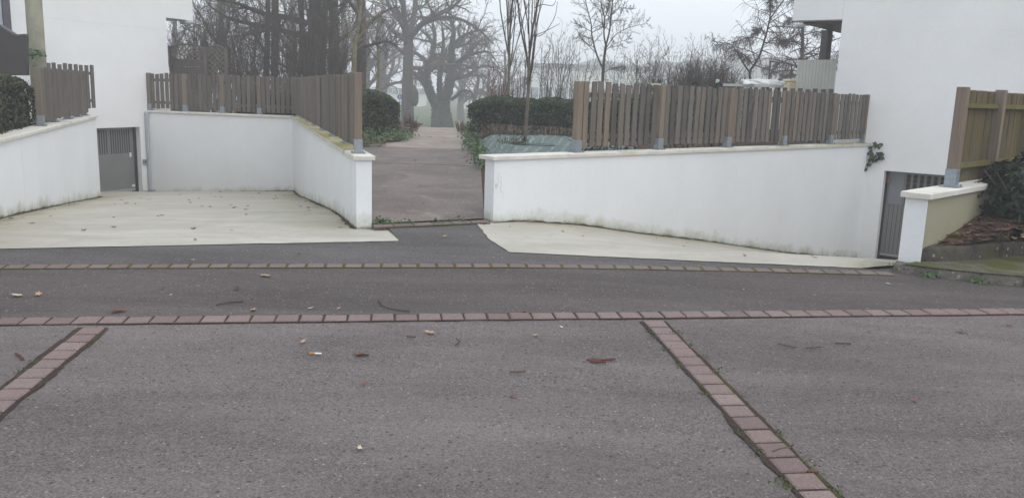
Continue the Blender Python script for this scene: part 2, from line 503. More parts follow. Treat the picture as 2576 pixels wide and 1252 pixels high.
MAT['hedge2'] = M_leaf('hedge_leaf_olive', (.010, .017, .006), (.032, .048, .013), (.085, .095, .03), .5, .3)
MAT['laurel'] = M_leaf('laurel_leaf', (.003, .008, .004), (.009, .024, .010), (.026, .055, .022), .34, .35)
MAT['ivy'] = M_leaf('ground_cover_leaf', (.025, .055, .015), (.055, .11, .03), (.11, .16, .05), .5, .4)
MAT['weed'] = M_leaf('weed_leaf', (.03, .05, .012), (.06, .085, .02), (.11, .12, .035), .55, .3)
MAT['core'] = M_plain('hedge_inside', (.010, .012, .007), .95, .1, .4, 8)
LEAFC = {'tan': (.36, .25, .165), 'brown': (.145, .085, .055), 'red': (.19, .085, .06), 'pale': (.50, .42, .33), 'dark': (.06, .045, .038), 'white': (.6, .59, .54)}
for k, c in LEAFC.items(): MAT['dead_' + k] = M_plain('dead_leaf_' + k, c, .8, .25, .3, 60)

def make_tarp():
    m, t, b = nodes('weed_membrane', .8, .12)
    P = wpos(t)
    c = ramp(t, noise(t, 3, 4, .6, P), [(.3, (.10, .132, .125)), (.7, (.15, .19, .18))])
    wv = N(t, 'ShaderNodeTexWave', Scale=1.7, Distortion=3.0, Detail=1.0); wv.inputs['Detail Scale'].default_value = 5.0
    mp = N(t, 'ShaderNodeMapping'); mp.inputs['Rotation'].default_value = (0, 0, .12); t.links.new(P, mp.inputs['Vector']); t.links.new(mp.outputs[0], wv.inputs['Vector'])
    line = math_(t, 'GREATER_THAN', wv.outputs['Fac'], .985)
    c = mix(t, math_(t, 'MULTIPLY', line, .5), c, (.55, .6, .58))
    setc(t, b, c); bump(t, b, noise(t, 6, 5, .6, P), .5, .03)
    return m
MAT['tarp'] = make_tarp()

# ------------------------------------------------------------------ plan of the place
AXL = head(-18.3)                         # the left driveway runs this way
AXR = head(49.0)                          # the right driveway
COP, FTOP = 0.90, 1.735                   # height of the copings and of the fence tops
PIL = Vector((-1.63, 8.53))               # near end of the return wall
CORN = Vector((-4.985, 18.67))            # where it meets the back wall
BACKL = Vector((-8.525, 19.282))          # back wall meets the left house
WING0 = Vector((-3.60, 2.9)); WING1 = Vector((-8.008, 15.94)); WING2 = Vector((-9.35, 18.05))
RW0 = Vector((-.221, 9.058)); RW1 = Vector((6.25, 14.75))
HL = head(22.0)                           # left house front
HR = head(-52.3)                          # right house front
JR = Vector((6.25, 14.75))

def yfront(x): return 6.919 + .269 * (x + 4.365)
RU = [-5, 0, .7, 1.3, 2.5, 3.6, 5.0, 7.4, 9.8, 12.0, 13.2, 20]
RZ = [0, 0, -.012, -.045, -.105, -.195, -.32, -.545, -.775, -.92, -1.15, -1.17]
def zleft(x, y):
    u = y - yfront(x)
    return SL * min(y, yfront(x) + .0) + float(np.interp(u, RU, RZ)) if u > 0 else SL * y

def redge(v):                              # start of the right ramp along its axis, for the offset v across it
    return float(np.interp(v, [0, .9, 1.6, 3.2, 3.8], [-.15, -.35, -.3, 1.1, 1.55]))
QU = [0, .6, 1.6, 2.4, 4.15, 6.3, 8.6, 12]
QZ = [0, -.02, -.15, -.30, -.59, -.98, -1.34, -1.36]
def zright(x, y):
    dx, dy = x - RW0.x, y - RW0.y
    tt = dx * AXR[0] + dy * AXR[1]; v = dx * AXR[1] - dy * AXR[0]
    u = tt - redge(v)
    if u <= 0: return SL * y
    return .165 + float(np.interp(u, QU, QZ))

# ------------------------------------------------------------------ ground sheets
def sheet(name, poly, zf, mat, step=.5, lift=0.0, attr=None, label=None):
    """a flat polygon cut into a grid so that it can follow the slope"""
    bm = bmesh.new()
    vs = [bm.verts.new((p[0], p[1], 0)) for p in poly]
    bm.faces.new(vs)
    xs = [p[0] for p in poly]; ys = [p[1] for p in poly]
    for a, lo, hi in ((0, min(xs), max(xs)), (1, min(ys), max(ys))):
        n = int((hi - lo) / step)
        for i in range(1, n + 1):
            c = lo + (hi - lo) * i / (n + 1)
            co = (c, 0, 0) if a == 0 else (0, c, 0)
            no = (1, 0, 0) if a == 0 else (0, 1, 0)
            bmesh.ops.bisect_plane(bm, geom=bm.verts[:] + bm.edges[:] + bm.faces[:], plane_co=co, plane_no=no)
    for v in bm.verts: v.co.z = zf(v.co.x, v.co.y) + lift
    bmesh.ops.recalc_face_normals(bm, faces=bm.faces[:])
    if sum(f.normal.z for f in bm.faces) < 0: bmesh.ops.reverse_faces(bm, faces=bm.faces[:])
    me = bpy.data.meshes.new(name); 
    pts = [tuple(v.co) for v in bm.verts]
    bm.to_mesh(me); bm.free()
    me.materials.append(mat)
    if attr:
        a = me.attributes.new(attr[0], 'FLOAT', 'POINT')
        a.data.foreach_set('value', [attr[1](p[0], p[1]) for p in pts])
    o = link(bpy.data.objects.new(name, me))
    tag(o, kind='structure')
    return o

plane = lambda x, y: SL * y
# plan points on the ground
E1 = Vector((.9894, .1452))               # direction of the paver bands
def P2(x, y): p = gnd(x, y); return Vector((p.x, p.y))
LC = [P2(0, 627), P2(500, 617), P2(1003, 607), P2(978, 574)]
RC = [P2(1200, 563), P2(1235, 606), P2(1280, 635), P2(1700, 655), P2(2200, 677)]
NB0, NB1 = P2(0, 811), P2(2576, 785)      # near band centre line
nbd = (NB1 - NB0).normalized()
FB = [(-16, 4.25), (-3.981, 6.29), (-1.95, 6.62), (.012, 6.901), (1.0, 6.985), (1.764, 7.02), (2.47, 7.06), (3.3, 7.07)]
fbx = [p[0] for p in FB]; fby = [p[1] for p in FB]
def fband(x): return float(np.interp(x, fbx, fby))
# fillet of the piecewise far band
def nband(x): return NB0.y + (x - NB0.x) * nbd.y / nbd.x

KERB = [(3.36, 7.16), (3.60, 7.01), (3.93, 6.86), (4.40, 6.73), (5.4, 6.55), (9.0, 6.2), (16, 6.6)]
# the parking ground: one sheet from behind the viewer to the near band
sheet('parking_ground', [(-22, -14), (26, -14), (26, nband(26)), (-22, nband(-22))], plane, MAT['asphalt'], 4)
def frange(a, b, n): return [a + (b - a) * i / n for i in range(n + 1)]
walk = [(x, nband(x)) for x in frange(-22, 26, 6)] + [(26, 8), (16, 6.62)] + [(p[0], p[1]) for p in KERB[-2::-1]] + [(3.3, fband(3.3))] + [(x, fband(x)) for x in frange(3.0, -3.98, 14)] + [(-16, fband(-16)), (-22, 3.2)]
sheet('pavement', walk, plane, MAT['asphalt_walk'], 4, .003)
apron = [(-22, 3.2), (-16, fband(-16))] + [(x, fband(x)) for x in frange(-3.98, 3.3, 14)] + [(3.36, 7.16), (3.5, 7.36)] + [(p.x, p.y) for p in RC[::-1]] + [(-.32, 9.12), (-1.47, 8.50), (-1.62, 8.52)] + [(p.x, p.y) for p in LC[::-1]] + [(-16, yfront(-16)), (-22, yfront(-22))]
sheet('apron', apron, plane, MAT['asphalt_apron'], 4, .0)

def segd(x, y, A, B):
    A = Vector((A[0], A[1])); B = Vector((B[0], B[1])); p = Vector((x, y))
    t = max(0, min(1, (p - A).dot(B - A) / (B - A).length_squared))
    return (p - (A + (B - A) * t)).length
def dirt_left(x, y):
    d = min(segd(x, y, PIL + Vector((-.1, .6)), CORN) * 1.1, segd(x, y, CORN, BACKL) * .55, segd(x, y, WING0 + Vector((-1, 3)), WING1) * 1.3)
    k = max(0, 1 - d / 1.1)
    return min(1, k * 1.1 + .10 * min(1, max(0, (y - 10) / 8)))
def dirt_right(x, y):
    d = min(segd(x, y, RW0 + Vector((.4, .3)), RW1), segd(x, y, RW1, RW1 + Vector((3, -2.3))) * .45, segd(x, y, (3.2, 7.3), (3.5, 7.45)) * 1.5)
    return min(1, max(0, 1 - d / .75) * 1.15)
def ragged(pts, seed, amp=.005, st=.12):
    rr = random.Random(seed); out = []
    for i in range(len(pts) - 1):
        a, b = Vector(pts[i]), Vector(pts[i + 1]); k = max(1, int((b - a).length / st)); q = (b - a).normalized(); q = Vector((-q.y, q.x))
        for j in range(k): out.append(a.lerp(b, j / k) + (q * rr.gauss(0, amp) if j else q * 0))
    return out + [Vector(pts[-1])]
ld = ragged([LC[0], LC[1], LC[2], LC[3]], 4) + [ PIL + Vector((.05, .03)), CORN + Vector((.1, .1)), BACKL + Vector((-.4, .3)), Vector((-9.2, 17.6)), WING1 + Vector((-.1, 0)), Vector((-5.3, 7.6)), Vector((-8, yfront(-8)))]
sheet('driveway_left', [(p[0], p[1]) for p in ld], zleft, MAT['concrete'], .35, .006, ('dirt', dirt_left))
perp = Vector((AXR[1], -AXR[0])); axr = Vector(AXR)
rd = ragged(RC[:5], 5) + [Vector((3.53, 7.40)), Vector((3.55, 7.42)) + axr * 7.6, RW1 + Vector((.3, .1)), RW0 + Vector((.02, .06))]
sheet('driveway_right', [(p[0], p[1]) for p in rd], zright, MAT['concrete'], .3, .006, ('dirt', dirt_right))

# path up to the crest, in three slabs with joints
def zpath(x, y): return .176 + .030 * (y - 8.8)
def pathx(y): return float(np.interp(y, [8.5, 9.15, 14, 22, 24], [-.32, -.32, -.57, -1.40, -1.55]))
def pathl(y): return float(np.interp(y, [8.5, 9.0, 14.6, 16.4, 17.8, 22, 24], [-1.46, -1.62, -3.5, -3.6, -2.50, -2.58, -2.7]))
def pslab(a, b, k):
    ys = frange(a, b, k)
    return [(pathl(y), y) for y in ys] + [(pathx(y), y) for y in ys[::-1]]
sheet('path', pslab(9.02, 14.05, 6)[:7] + pslab(9.02, 14.05, 6)[7:-1] + [(-.33, 9.2), (-1.50, 8.70)], zpath, MAT['path'], 1.0, .004)
sheet('path_middle', pslab(14.09, 16.75, 5), zpath, MAT['path'], 1.0, .004)
sheet('path_upper', pslab(16.79, 22.4, 9), zpath, MAT['path_tan'], 1.0, .004)
sheet('path_bed', [(-1.45, 8.75), (-.35, 9.2), (-.45, 14), (-1.3, 22.3), (-2.7, 22.3), (-2.6, 17.8), (-3.6, 16.4), (-3.4, 14.5)], zpath, MAT['bed'], 2, -.012)

# ground behind the walls and the park beyond
def zgr(x, y): return float(np.interp(x - pathx(min(max(y, 9), 22)), [0, .45, 2], [zpath(0, min(y, 22)) - .01, .68, .72]))
sheet('garden_ground_right', [(-.30, 9.25)] + [(pathx(y), y) for y in frange(10, 22, 6)] + [(-1.5, 24.5), (16, 26), (9.5, 19.2), (5.66, 15.2), (6.2, 14.85)], zgr, MAT['bed'], .45)
def zgl(x, y): return float(np.interp(pathl(min(max(y, 9), 22)) - x, [0, .4, 3], [zpath(0, min(y, 22)) - .006, zpath(0, min(y, 22)) + .05, .62]))
sheet('garden_ground_left', [(-1.75, 8.9)] + [(pathl(y), y) for y in (9.4, 12, 14.6, 16.4, 17.8, 20, 22)] + [(-2.7, 24.5), (-22, 27), (-22, 21), (-8.45, 19.4), (-5.0, 18.8)], zgl, MAT['bed'], .5)

def zpark(x, y):
    z = float(np.interp(y, [22, 24, 30, 38, 60, 110, 170], [.52, .44, -.1, -.7, -1.55, -2.1, -1.6]))
    s = 1 / (1 + math.exp(-(x - 2) / 14.0))
    z += s * 14.5 * (0.5 - .5 * math.cos(math.pi * min(1, max(0, (y - 172) / 75)))) * (1 + .10 * math.sin(x * .11) + .06 * math.sin(x * .31 + 1))
    return z
xs = np.linspace(-200, 220, 71); ys = np.concatenate([np.linspace(22.3, 40, 10), np.linspace(44, 318, 60)])
V = [(x, y, zpark(x, y)) for y in ys for x in xs]
nx = len(xs)
F = [(j * nx + i, j * nx + i + 1, (j + 1) * nx + i + 1, (j + 1) * nx + i) for j in range(len(ys) - 1) for i in range(nx - 1)]
lf = [f for f in F if V[f[0]][1] < 172]; hf = [f for f in F if V[f[0]][1] >= 172]
tag(mesh('lawn', V, lf, MAT['lawn']), kind='structure')
tag(mesh('hill', V, hf, MAT['hill']), kind='structure')
# ground below everything, out to the sides
tag(mesh('terrain', [(-200, -40, -3.4), (220, -40, -3.4), (220, 318, -3.4), (-200, 318, -3.4)], [(0, 1, 2, 3)], MAT['lawn']), kind='structure')

# ------------------------------------------------------------------ paver bands
def paver_proto(w, l, hgt):
    v = MB(); v.bevbox((0, 0, 0), (1, 0, 0), (0, 1, 0), (0, 0, 1), (-w / 2, -l / 2, -.05), (w / 2, l / 2, hgt), .006)
    return v
brick_meshes = {}
def paver_band(name, path, wid, period, joint, zlift, soilw, label=None, soil='soil', bmat='brick'):
    """path: list of 2-D points; pavers across it"""
    pts = [Vector(p) for p in path]
    fine = []
    for i in range(len(pts) - 1):
        k = max(1, int((pts[i + 1] - pts[i]).length / .05))
        fine += [pts[i].lerp(pts[i + 1], j / k) for j in range(k)]
    fine.append(pts[-1])
    n = len(fine); L = []; Rr = []; marg = (soilw - wid) / 2; ja = jb = 0
    for i, p in enumerate(fine):
        d = (fine[min(i + 1, n - 1)] - fine[max(i - 1, 0)]).normalized(); q = Vector((-d.y, d.x))
        ja = .75 * ja + rng.gauss(0, .17) * marg; jb = .75 * jb + rng.gauss(0, .17) * marg
        a = p + q * max(wid / 2 + .004, soilw / 2 + ja); b = p - q * max(wid / 2 + .004, soilw / 2 + jb)
        L.append((a.x, a.y, SL * a.y + .0075)); Rr.append((b.x, b.y, SL * b.y + .0075))
    bed = mesh(name, L + Rr, [(i, n + i, n + i + 1, i + 1) for i in range(n - 1)], MAT[soil])
    tag(bed, kind='structure')
    key = (round(wid, 3), round(period - joint, 3), bmat)
    n = len(pts); cum = [0]
    for i in range(1, n): cum.append(cum[-1] + (pts[i] - pts[i - 1]).length)
    s = period / 2; k = 0
    if key not in brick_meshes:
        vs = []
        for c in range(4):
            mb = paver_proto(key[1], key[0], .012)
            me = bpy.data.meshes.new('paving_brick')
            rr = random.Random(c)
            me.from_pydata([(x + rr.uniform(-.003, .003), y + rr.uniform(-.003, .003), z) for x, y, z in mb.v], [], mb.f)
            me.materials.append(MAT[bmat]); vs.append(me)
        brick_meshes[key] = vs
    while s < cum[-1]:
        i = max(j for j in range(n) if cum[j] <= s + 1e-9); i = min(i, n - 2)
        d = (pts[i + 1] - pts[i]).normalized(); c = pts[i] + d * (s - cum[i])
        o = bpy.data.objects.new('paving_brick', rng.choice(brick_meshes[key]))
        o.location = (c.x, c.y, SL * c.y + zlift + rng.uniform(-.002, .002))
        o.rotation_euler = (math.atan(SL) * d.x * .98 + rng.uniform(-.008, .008), -math.atan(SL) * d.y + rng.uniform(-.008, .008), math.atan2(d.y, d.x) + rng.uniform(-.012, .012))
        link(o, bed)
        s += period; k += 1
    return k

nb_a = NB0 - nbd * 1.4; nb_b = NB1 + nbd * 1.4
paver_band('near_paver_band', [nb_a, nb_b], .128, .1525, .014, .002, .158)
fpts = [Vector((x, fband(x))) for x in frange(-5.6, 3.3, 16)]
paver_band('far_paver_band', fpts, .118, .1525, .020, .0, .15, soil='moss', bmat='brick_dull')
sdir = Vector((.119, -.9929))
st_r = P2(1643, 810)
paver_band('right_paver_strip', [st_r, st_r + sdir * 3.4], .132, .1445, .018, .002, .186)
st_l = P2(238, 826)
paver_band('left_paver_strip', [st_l, st_l + sdir * 2.6], .132, .1445, .018, .002, .186)
# threshold course at the foot of the path
paver_band('path_threshold_course', [P2(938, 572), P2(1218, 560)], .115, .215, .014, .008, .17, soil='moss', bmat='brick_dull')

# ------------------------------------------------------------------ walls
def wall(name, pts, thick, zbase, ztop, mat, label, side=1, cap_ends=True, vz=8, zdeep=-.15):
    """pts: front-face line (2-D); the body lies on its 'side' (left = 1). Rows follow the ground so dirt can gather at the foot."""
    root = empty(name, (pts[0][0], pts[0][1], zbase(*pts[0])))
    bx, by, bz = root.location
    P = [Vector(p) for p in pts]
    fine = []
    for i in range(len(P) - 1):
        k = max(1, int((P[i + 1] - P[i]).length / .4))
        for j in range(k): fine.append((P[i] + (P[i + 1] - P[i]) * j / k))
    fine.append(P[-1])
    n = len(fine); front = []; hh = []; V = []
    rows = [0, .04, .1, .2, .35, .6, 1.0]
    def offs(i):
        d = (fine[min(i + 1, n - 1)] - fine[max(i - 1, 0)]).normalized()
        return Vector((-d.y, d.x)) * side * thick
    for i, p in enumerate(fine):
        g = zbase(p.x, p.y)
        q = p + offs(i)
        for s_, c in ((0, p), (1, q)):
            col = [(c.x - bx, c.y - by, g + zdeep - bz)] + [(c.x - bx, c.y - by, g + (ztop - g) * r - bz) for r in rows]
            hs_ = [zdeep] + [(ztop - g) * r for r in rows]
            V += col; hh += hs_
    m = len(rows) + 1; F = []
    for i in range(n - 1):
        for r in range(m - 1):
            a = i * 2 * m + r; b = (i + 1) * 2 * m + r
            F.append((a, b, b + 1, a + 1))
            a += m; b += m
            F.append((b, a, a + 1, b + 1))
        F.append((i * 2 * m + m - 1, (i + 1) * 2 * m + m - 1, (i + 1) * 2 * m + 2 * m - 1, i * 2 * m + 2 * m - 1))
    for i in (0, n - 1):
        for r in range(m - 1):
            a = i * 2 * m + r
            F.append((a, a + 1, a + m + 1, a + m) if i else (a + m, a + m + 1, a + 1, a))
    body = mesh('render_body', V, F, mat, root, False, {'h': hh})
    tag(root, label, 'wall')
    return root

def coping(root, A, B, side, thick, ztop, mats, seglen, over=.035, hgt=.042):
    A = Vector(A); B = Vector(B); d = (B - A); L = d.length; d /= L
    q = Vector((-d.y, d.x)) * side
    k = max(1, round(L / seglen))
    o = Vector((A.x - root.location.x, A.y - root.location.y, ztop - root.location.z))
    ex = Vector((d.x, d.y, 0)); ey = Vector((q.x, q.y, 0)); ez = Vector((0, 0, 1))
    for i in range(k):
        mb = MB(); 
        a, b = i * L / k + .003, (i + 1) * L / k - .003
        if side > 0: mb.bevbox(o, ex, ey, ez, (a, -over, 0), (b, thick + over, hgt + rng.uniform(0, .002)), .008)
        else: mb.bevbox(o, ex, ey * -1, ez, (a, -thick - over, 0), (b, over, hgt + rng.uniform(0, .002)), .008)
        mb.build('coping_stone', mats[i] if isinstance(mats, list) else mats, root)

TH = .16
CB = COP - .042
# left: return wall
wr = wall('return_wall', [PIL, CORN], TH, zleft, CB, MAT['render'], 'white rendered wall running back beside the path, short end face towards the road', -1)
dl = (CORN - PIL).normalized()
coping(wr, PIL - dl * .03, PIL + dl * .75, -1, TH, CB, MAT['coping'], 1, .032)
coping(wr, PIL + dl * .75, CORN, -1, TH, CB, MAT['coping_moss'], 1.5, .04)
wb = wall('back_wall', [CORN, BACKL], TH, zleft, CB, MAT['render'], 'white rendered wall at the back of the left driveway, facing the road', -1)
db = (BACKL - CORN).normalized()
coping(wb, CORN + db * .05, BACKL, -1, TH, CB + .002, MAT['coping'], 1.8, .035)
ww = wall('wing_wall', [WING0, WING1], TH, zleft, CB, MAT['render'], 'white rendered retaining wall on the left edge with hedge behind', 1)
wdir = (WING1 - WING0).normalized()
coping(ww, WING0, WING1 + wdir * .03, 1, .22, CB, MAT['coping'], 2.2, .035)
mesh('render_body', [(p[0] - ww.location.x, p[1] - ww.location.y, z - ww.location.z) for z in (-1.2, CB - .003) for p in ((WING1.x, WING1.y), (WING2.x, WING2.y), (WING2.x - .2, WING2.y - .05), (WING1.x - .15, WING1.y - .05))],
     [(0, 1, 5, 4), (1, 2, 6, 5), (2, 3, 7, 6), (3, 0, 4, 7), (4, 5, 6, 7)], MAT['render'], ww)
# right: long wall and the short one by the kerb
wl = wall('long_wall', [RW0, RW1], TH, zright, CB, MAT['render'], 'long white rendered wall below the picket fence on the right', 1)
dr = (RW1 - RW0).normalized()
coping(wl, RW0 - dr * .04, RW0 + dr * 2.55, 1, .2, CB, MAT['coping'], 3, .03)
coping(wl, RW0 + dr * 2.55, RW1, 1, .2, CB, [MAT['coping'], MAT['coping'], make_coping('coping_some_moss', .7), MAT['coping_moss']], 1.6, .03)
hk = Vector(head(45.5)); qk = Vector((hk.y, -hk.x))
KA = Vector((3.50, 7.37)); KB = KA + qk * .185
wk = wall('kerbside_wall', [KB, KB + hk * 5.2], .185, lambda x, y: .14, .79, MAT['render_old'], 'short algae-yellowed wall with pale coping beside the right kerbs', 1, zdeep=-1.4)
coping(wk, KB - hk * .05, KB + hk * 5.2, 1, .185, .79, MAT['coping'], 2.6, .035, .05)
# its end face towards the road is still white
ek = MB(); ox = KB - hk * .004
ek.frame((ox.x - wk.location.x, ox.y - wk.location.y, -wk.location.z), (-qk.x, -qk.y, 0), (hk.x, hk.y, 0), (0, 0, 1), (-.003, -.004, .0), (.188, .003, .789))
v = ek.v
ekm = mesh('end_render', ek.v, ek.f, MAT['render'], wk, False, {'h': [q[2] + wk.location.z - .14 for q in ek.v]})

def mark(root, A, h, q, pts, wid, name):
    """thin dark mark on a wall face; pts are (metres along, height)"""
    V = []; A = Vector(A)
    for u, z in pts:
        for s_ in (-1, 1):
            p = A + h * (u + s_ * wid * rng.uniform(.3, .7)) + q * .0025
            V.append((p.x - root.location.x, p.y - root.location.y, z - root.location.z))
    mesh(name, V, [(2 * i, 2 * i + 1, 2 * i + 3, 2 * i + 2) for i in range(len(pts) - 1)], MAT['scuff'], root)
MAT['scuff'] = M_plain('hairline_crack', (.50, .49, .46), .9, .1, .4, 20)
qw = Vector((wdir.y, -wdir.x))
uc = (Vector((-6.08, 10.2)) - WING0).dot(wdir)
mark(ww, WING0, wdir, qw, [(uc + .02 * math.sin(i * 1.7), .84 - i * .09) for i in range(10)], .006, 'crack')
de = -dr; qe = Vector((dr.y, -dr.x))
for k, (u, z0_, z1_, w_) in enumerate(((.06, .72, .56, .005), (.10, .68, .50, .004), (.03, .60, .55, .012), (.13, .50, .42, .003))):
    mark(wl, RW0, dr, qe, [(u + .012 * math.sin(i * 2.1 + k), z0_ + (z1_ - z0_) * i / 6) for i in range(7)], w_, 'scuff_mark')
ur_ = Vector((-dl.y, dl.x))
mark(wr, PIL, dl, ur_, [(.42 + .004 * math.sin(i), .85 - i * .1) for i in range(8)], .012, 'joint_stain')

# soil and moss gathered in the angle between walls and paving
def foot_dirt(A, B, zf, q, seed, w0=.035):
    A = Vector(A); B = Vector(B); d = (B - A); L = d.length; d.normalize(); n = int(L / .09); rr = random.Random(seed)
    V = []
    for i in range(n + 1):
        p = A + d * L * i / n; w_ = w0 * (.35 + rr.random() * 1.1) * (1 + .5 * math.sin(i * .13 + seed))
        a = p - q * .01; b = p + q * w_
        V += [(a.x, a.y, zf(a.x, a.y) + .012 + rr.random() * .02), (b.x, b.y, zf(b.x, b.y) + .0075)]
    o = mesh('foot_dirt', V, [(2 * i, 2 * i + 1, 2 * i + 3, 2 * i + 2) for i in range(n)], MAT['soil'])
    tag(o, kind='structure')
foot_dirt(PIL, CORN, zleft, Vector((-dl.y, dl.x)), 1)
foot_dirt(CORN, BACKL, zleft, Vector((-db.y, db.x)), 2, .07)
foot_dirt(WING0 + wdir * 5.0, WING1, zleft, Vector((wdir.y, -wdir.x)), 3)
foot_dirt(RW0, RW1, zright, Vector((dr.y, -dr.x)), 4, .045)

# ------------------------------------------------------------------ houses
def house_front(root, O, d, pieces, mat, thick, inward):
    """pieces: (u0, u1, z0, z1) boxes butted edge to edge on the front plane"""
    mb = MB(); hs_ = []
    for (a, b, z0, z1) in pieces:
        mb.frame((O.x - root.location.x, O.y - root.location.y, -root.location.z), (d[0], d[1], 0), (inward[0], inward[1], 0), (0, 0, 1), (a, 0, z0), (b, thick, z1))
    return mesh('facade', mb.v, mb.f, mat, root, False, {'h': [q[2] + root.location.z + 1.0 for q in mb.v]})

FL = lambda u, z, dep=0.0: Vector((BACKL.x + HL[0] * u - HL[1] * dep, BACKL.y + HL[1] * u + HL[0] * dep, z))
lh = empty('house', (BACKL.x, BACKL.y, -1.0))
tag(lh, 'white rendered house on the left with a basement garage door', 'house')
inL = (-HL[1], HL[0])
UCL = .745                                     # right-hand corner of the left house
GA, GB, GZ = -2.55, -.205, .53
house_front(lh, BACKL, HL, [(-12, GA, -1.3, 2.735), (GA, GB, GZ, 2.735), (GB, UCL, -1.3, 2.735), (-12, UCL, 2.742, 9.0)], MAT['facade'], .34, inL)
mb = MB(); mb.frame((-0, 0, 1.0), (HL[0], HL[1], 0), (inL[0], inL[1], 0), (0, 0, 1), (-11.9, .006, 2.72), (UCL - .01, .3, 2.76)); mb.build('joint', MAT['facade'], lh)
mb = MB(); mb.frame((0, 0, 1.0), (HL[0], HL[1], 0), (inL[0], inL[1], 0), (0, 0, 1), (-11.9, .345, -1.2), (UCL - .02, 6, 8.9)); mb.build('house_body', MAT['facade'], lh)
# overhanging upper floor
mb = MB(); mb.frame((0, 0, 1.0), (HL[0], HL[1], 0), (inL[0], inL[1], 0), (0, 0, 1), (UCL + .003, .004, 3.03), (UCL + .86, 2.4, 9.0)); mb.build('overhang', MAT['facade'], lh)
mb = MB(); mb.frame((0, 0, 1.0), (HL[0], HL[1], 0), (inL[0], inL[1], 0), (0, 0, 1), (UCL + .01, .6, 2.90), (UCL + .5, 1.6, 3.028)); mb.build('soffit_box', MAT['brownmetal'], lh)
# garage door
def lrel(mb, name, mat, parent): return mb.build(name, mat, parent)
def LB(a, b): m_ = MB(); m_.frame((0, 0, 1.0), (HL[0], HL[1], 0), (inL[0], inL[1], 0), (0, 0, 1), a, b); return m_
gd = LB((GA, .17, -.93), (GB - .045, .21, GZ - .005)).build('garage_door', MAT['door'], lh)
LB((GB - .045, .12, -1.0), (GB - .002, .2, GZ - .003)).build('door_seal', MAT['darkgap'], lh)
LB((GA, .15, -.93), (GB - .07, .169, -.875)).build('bottom_bar', MAT['door_lite'], gd)
for i in range(17):
    u = GB - .17 - i * .062
    if i == 9: continue
    LB((u - .012, .1655, -.06), (u + .012, .1695, GZ - .06)).build('ventilation_slot', MAT['darkgap'], gd)
LB((GB - .175, .16, -.155), (GB - .125, .1695, -.055)).build('label_plate', MAT['white'], gd)
LB((GB - .15, .16, -.845), (GB - .07, .1695, -.79)).build('label_plate', MAT['white'], gd)
LB((GA, .14, -1.12), (GB, .168, -.94)).build('door_gap', MAT['black'], lh)
LB((GA, -.06, -1.12), (GB - .5, .1, -1.012)).build('threshold', MAT['yellow'], lh)
LB((GB - .35, -.02, -1.12), (GB - .02, .11, -1.0)).build('threshold', MAT['yellow'], lh)
# downpipe at the corner with the back wall, and the little switch box
dp = MB(); c0 = onplane(371, 275, BACKL, HL); p_ = FL(-.03, 0, -.05)
dp.frame((p_.x, p_.y, 0), (HL[0], HL[1], 0), (inL[0], inL[1], 0), (0, 0, 1), (-.035, -.03, -1.02), (.015, .03, .86))
o = dp.build('downpipe', MAT['bluegrey']); tag(o, 'flat grey-blue downpipe in the corner of the left driveway', 'pipe')
sb = empty('key_switch', FL(-.12, -.27, -.03)); tag(sb, 'small square grey key switch on the wall beside the left garage door', 'switch')
m_ = MB(); m_.frame((0, 0, 0), (HL[0], HL[1], 0), (inL[0], inL[1], 0), (0, 0, 1), (-.05, -.005, -.055), (.05, .028, .055)); m_.build('plate', MAT['galv'], sb)
m_ = MB(); m_.frame((0, 0, 0), (HL[0], HL[1], 0), (inL[0], inL[1], 0), (0, 0, 1), (-.018, -.012, -.018), (.018, -.006, .018)); m_.build('lock', MAT['black'], sb)
# window frame at the far left edge of the front
q0 = onplane(13, 35, BACKL, HL); 
uq = (Vector((q0.x, q0.y)) - BACKL).dot(Vector(HL))
LB((uq - .075, -.05, 1.95), (uq + .075, -.004, 5)).build('window_frame', MAT['violet'], lh)
LB((uq - 1.6, -.02, 1.95), (uq - .078, -.003, 5)).build('window_pane', MAT['bluegrey'], lh)

rh = empty('house', (JR.x, JR.y, -1.2))
tag(rh, 'white rendered house on the right with a basement garage door behind the kerbside wall', 'house')
inR = (-HR[0] * 0 + math.cos(math.radians(-52.3)) * 1.0, -math.sin(math.radians(-52.3)))     # away from the viewer
inR = (HR[1], -HR[0])
def RB(a, b): m_ = MB(); m_.frame((0, 0, 1.2), (-HR[0], -HR[1], 0), (inR[0], inR[1], 0), (0, 0, 1), a, b); return m_
def ur(x, y):
    q = onplane(x, y, JR, HR); return -(Vector((q.x, q.y)) - JR).dot(Vector(HR)), q.z
UCR = ur(2110, 140)[0]
RA, RZt = ur(2225, 429)[0], .443
RBk = RA + 3.4
mb = MB()
pcs = [(UCR, RA, -1.5, 2.785), (RA, RBk, RZt, 2.785), (RBk, 14, -1.5, 2.785), (UCR, 14, 2.791, 9.0)]
for (a, b, z0, z1) in pcs: mb.frame((0, 0, 1.2), (-HR[0], -HR[1], 0), (inR[0], inR[1], 0), (0, 0, 1), (a, 0, z0), (b, .3, z1))
mesh('facade', mb.v, mb.f, MAT['facade'], rh, False, {'h': [q[2] + .0 for q in mb.v]})
RB((UCR + .01, .005, 2.77), (13.9, .25, 2.81)).build('joint', MAT['facade'], rh)
RB((UCR + .02, .305, -1.4), (13.9, 7, 8.9)).build('house_body', MAT['facade'], rh)
UBL = ur(1993, 53)[0]
RB((UBL, .003, 3.03), (UCR - .003, 3.2, 9.0)).build('overhang', MAT['facade'], rh)
RB((UBL + .12, .25, 2.985), (UCR - .02, 3.0, 3.027)).build('soffit_panel', MAT['brownmetal'], rh)
RB((UBL + .25, 2.5, 2.80), (UCR - .02, 2.68, 2.983)).build('beam', MAT['brownmetal'], rh)
rg = RB((RA + .02, .20, -1.08), (RBk, .24, RZt - .004)).build('garage_door', MAT['door'], rh)
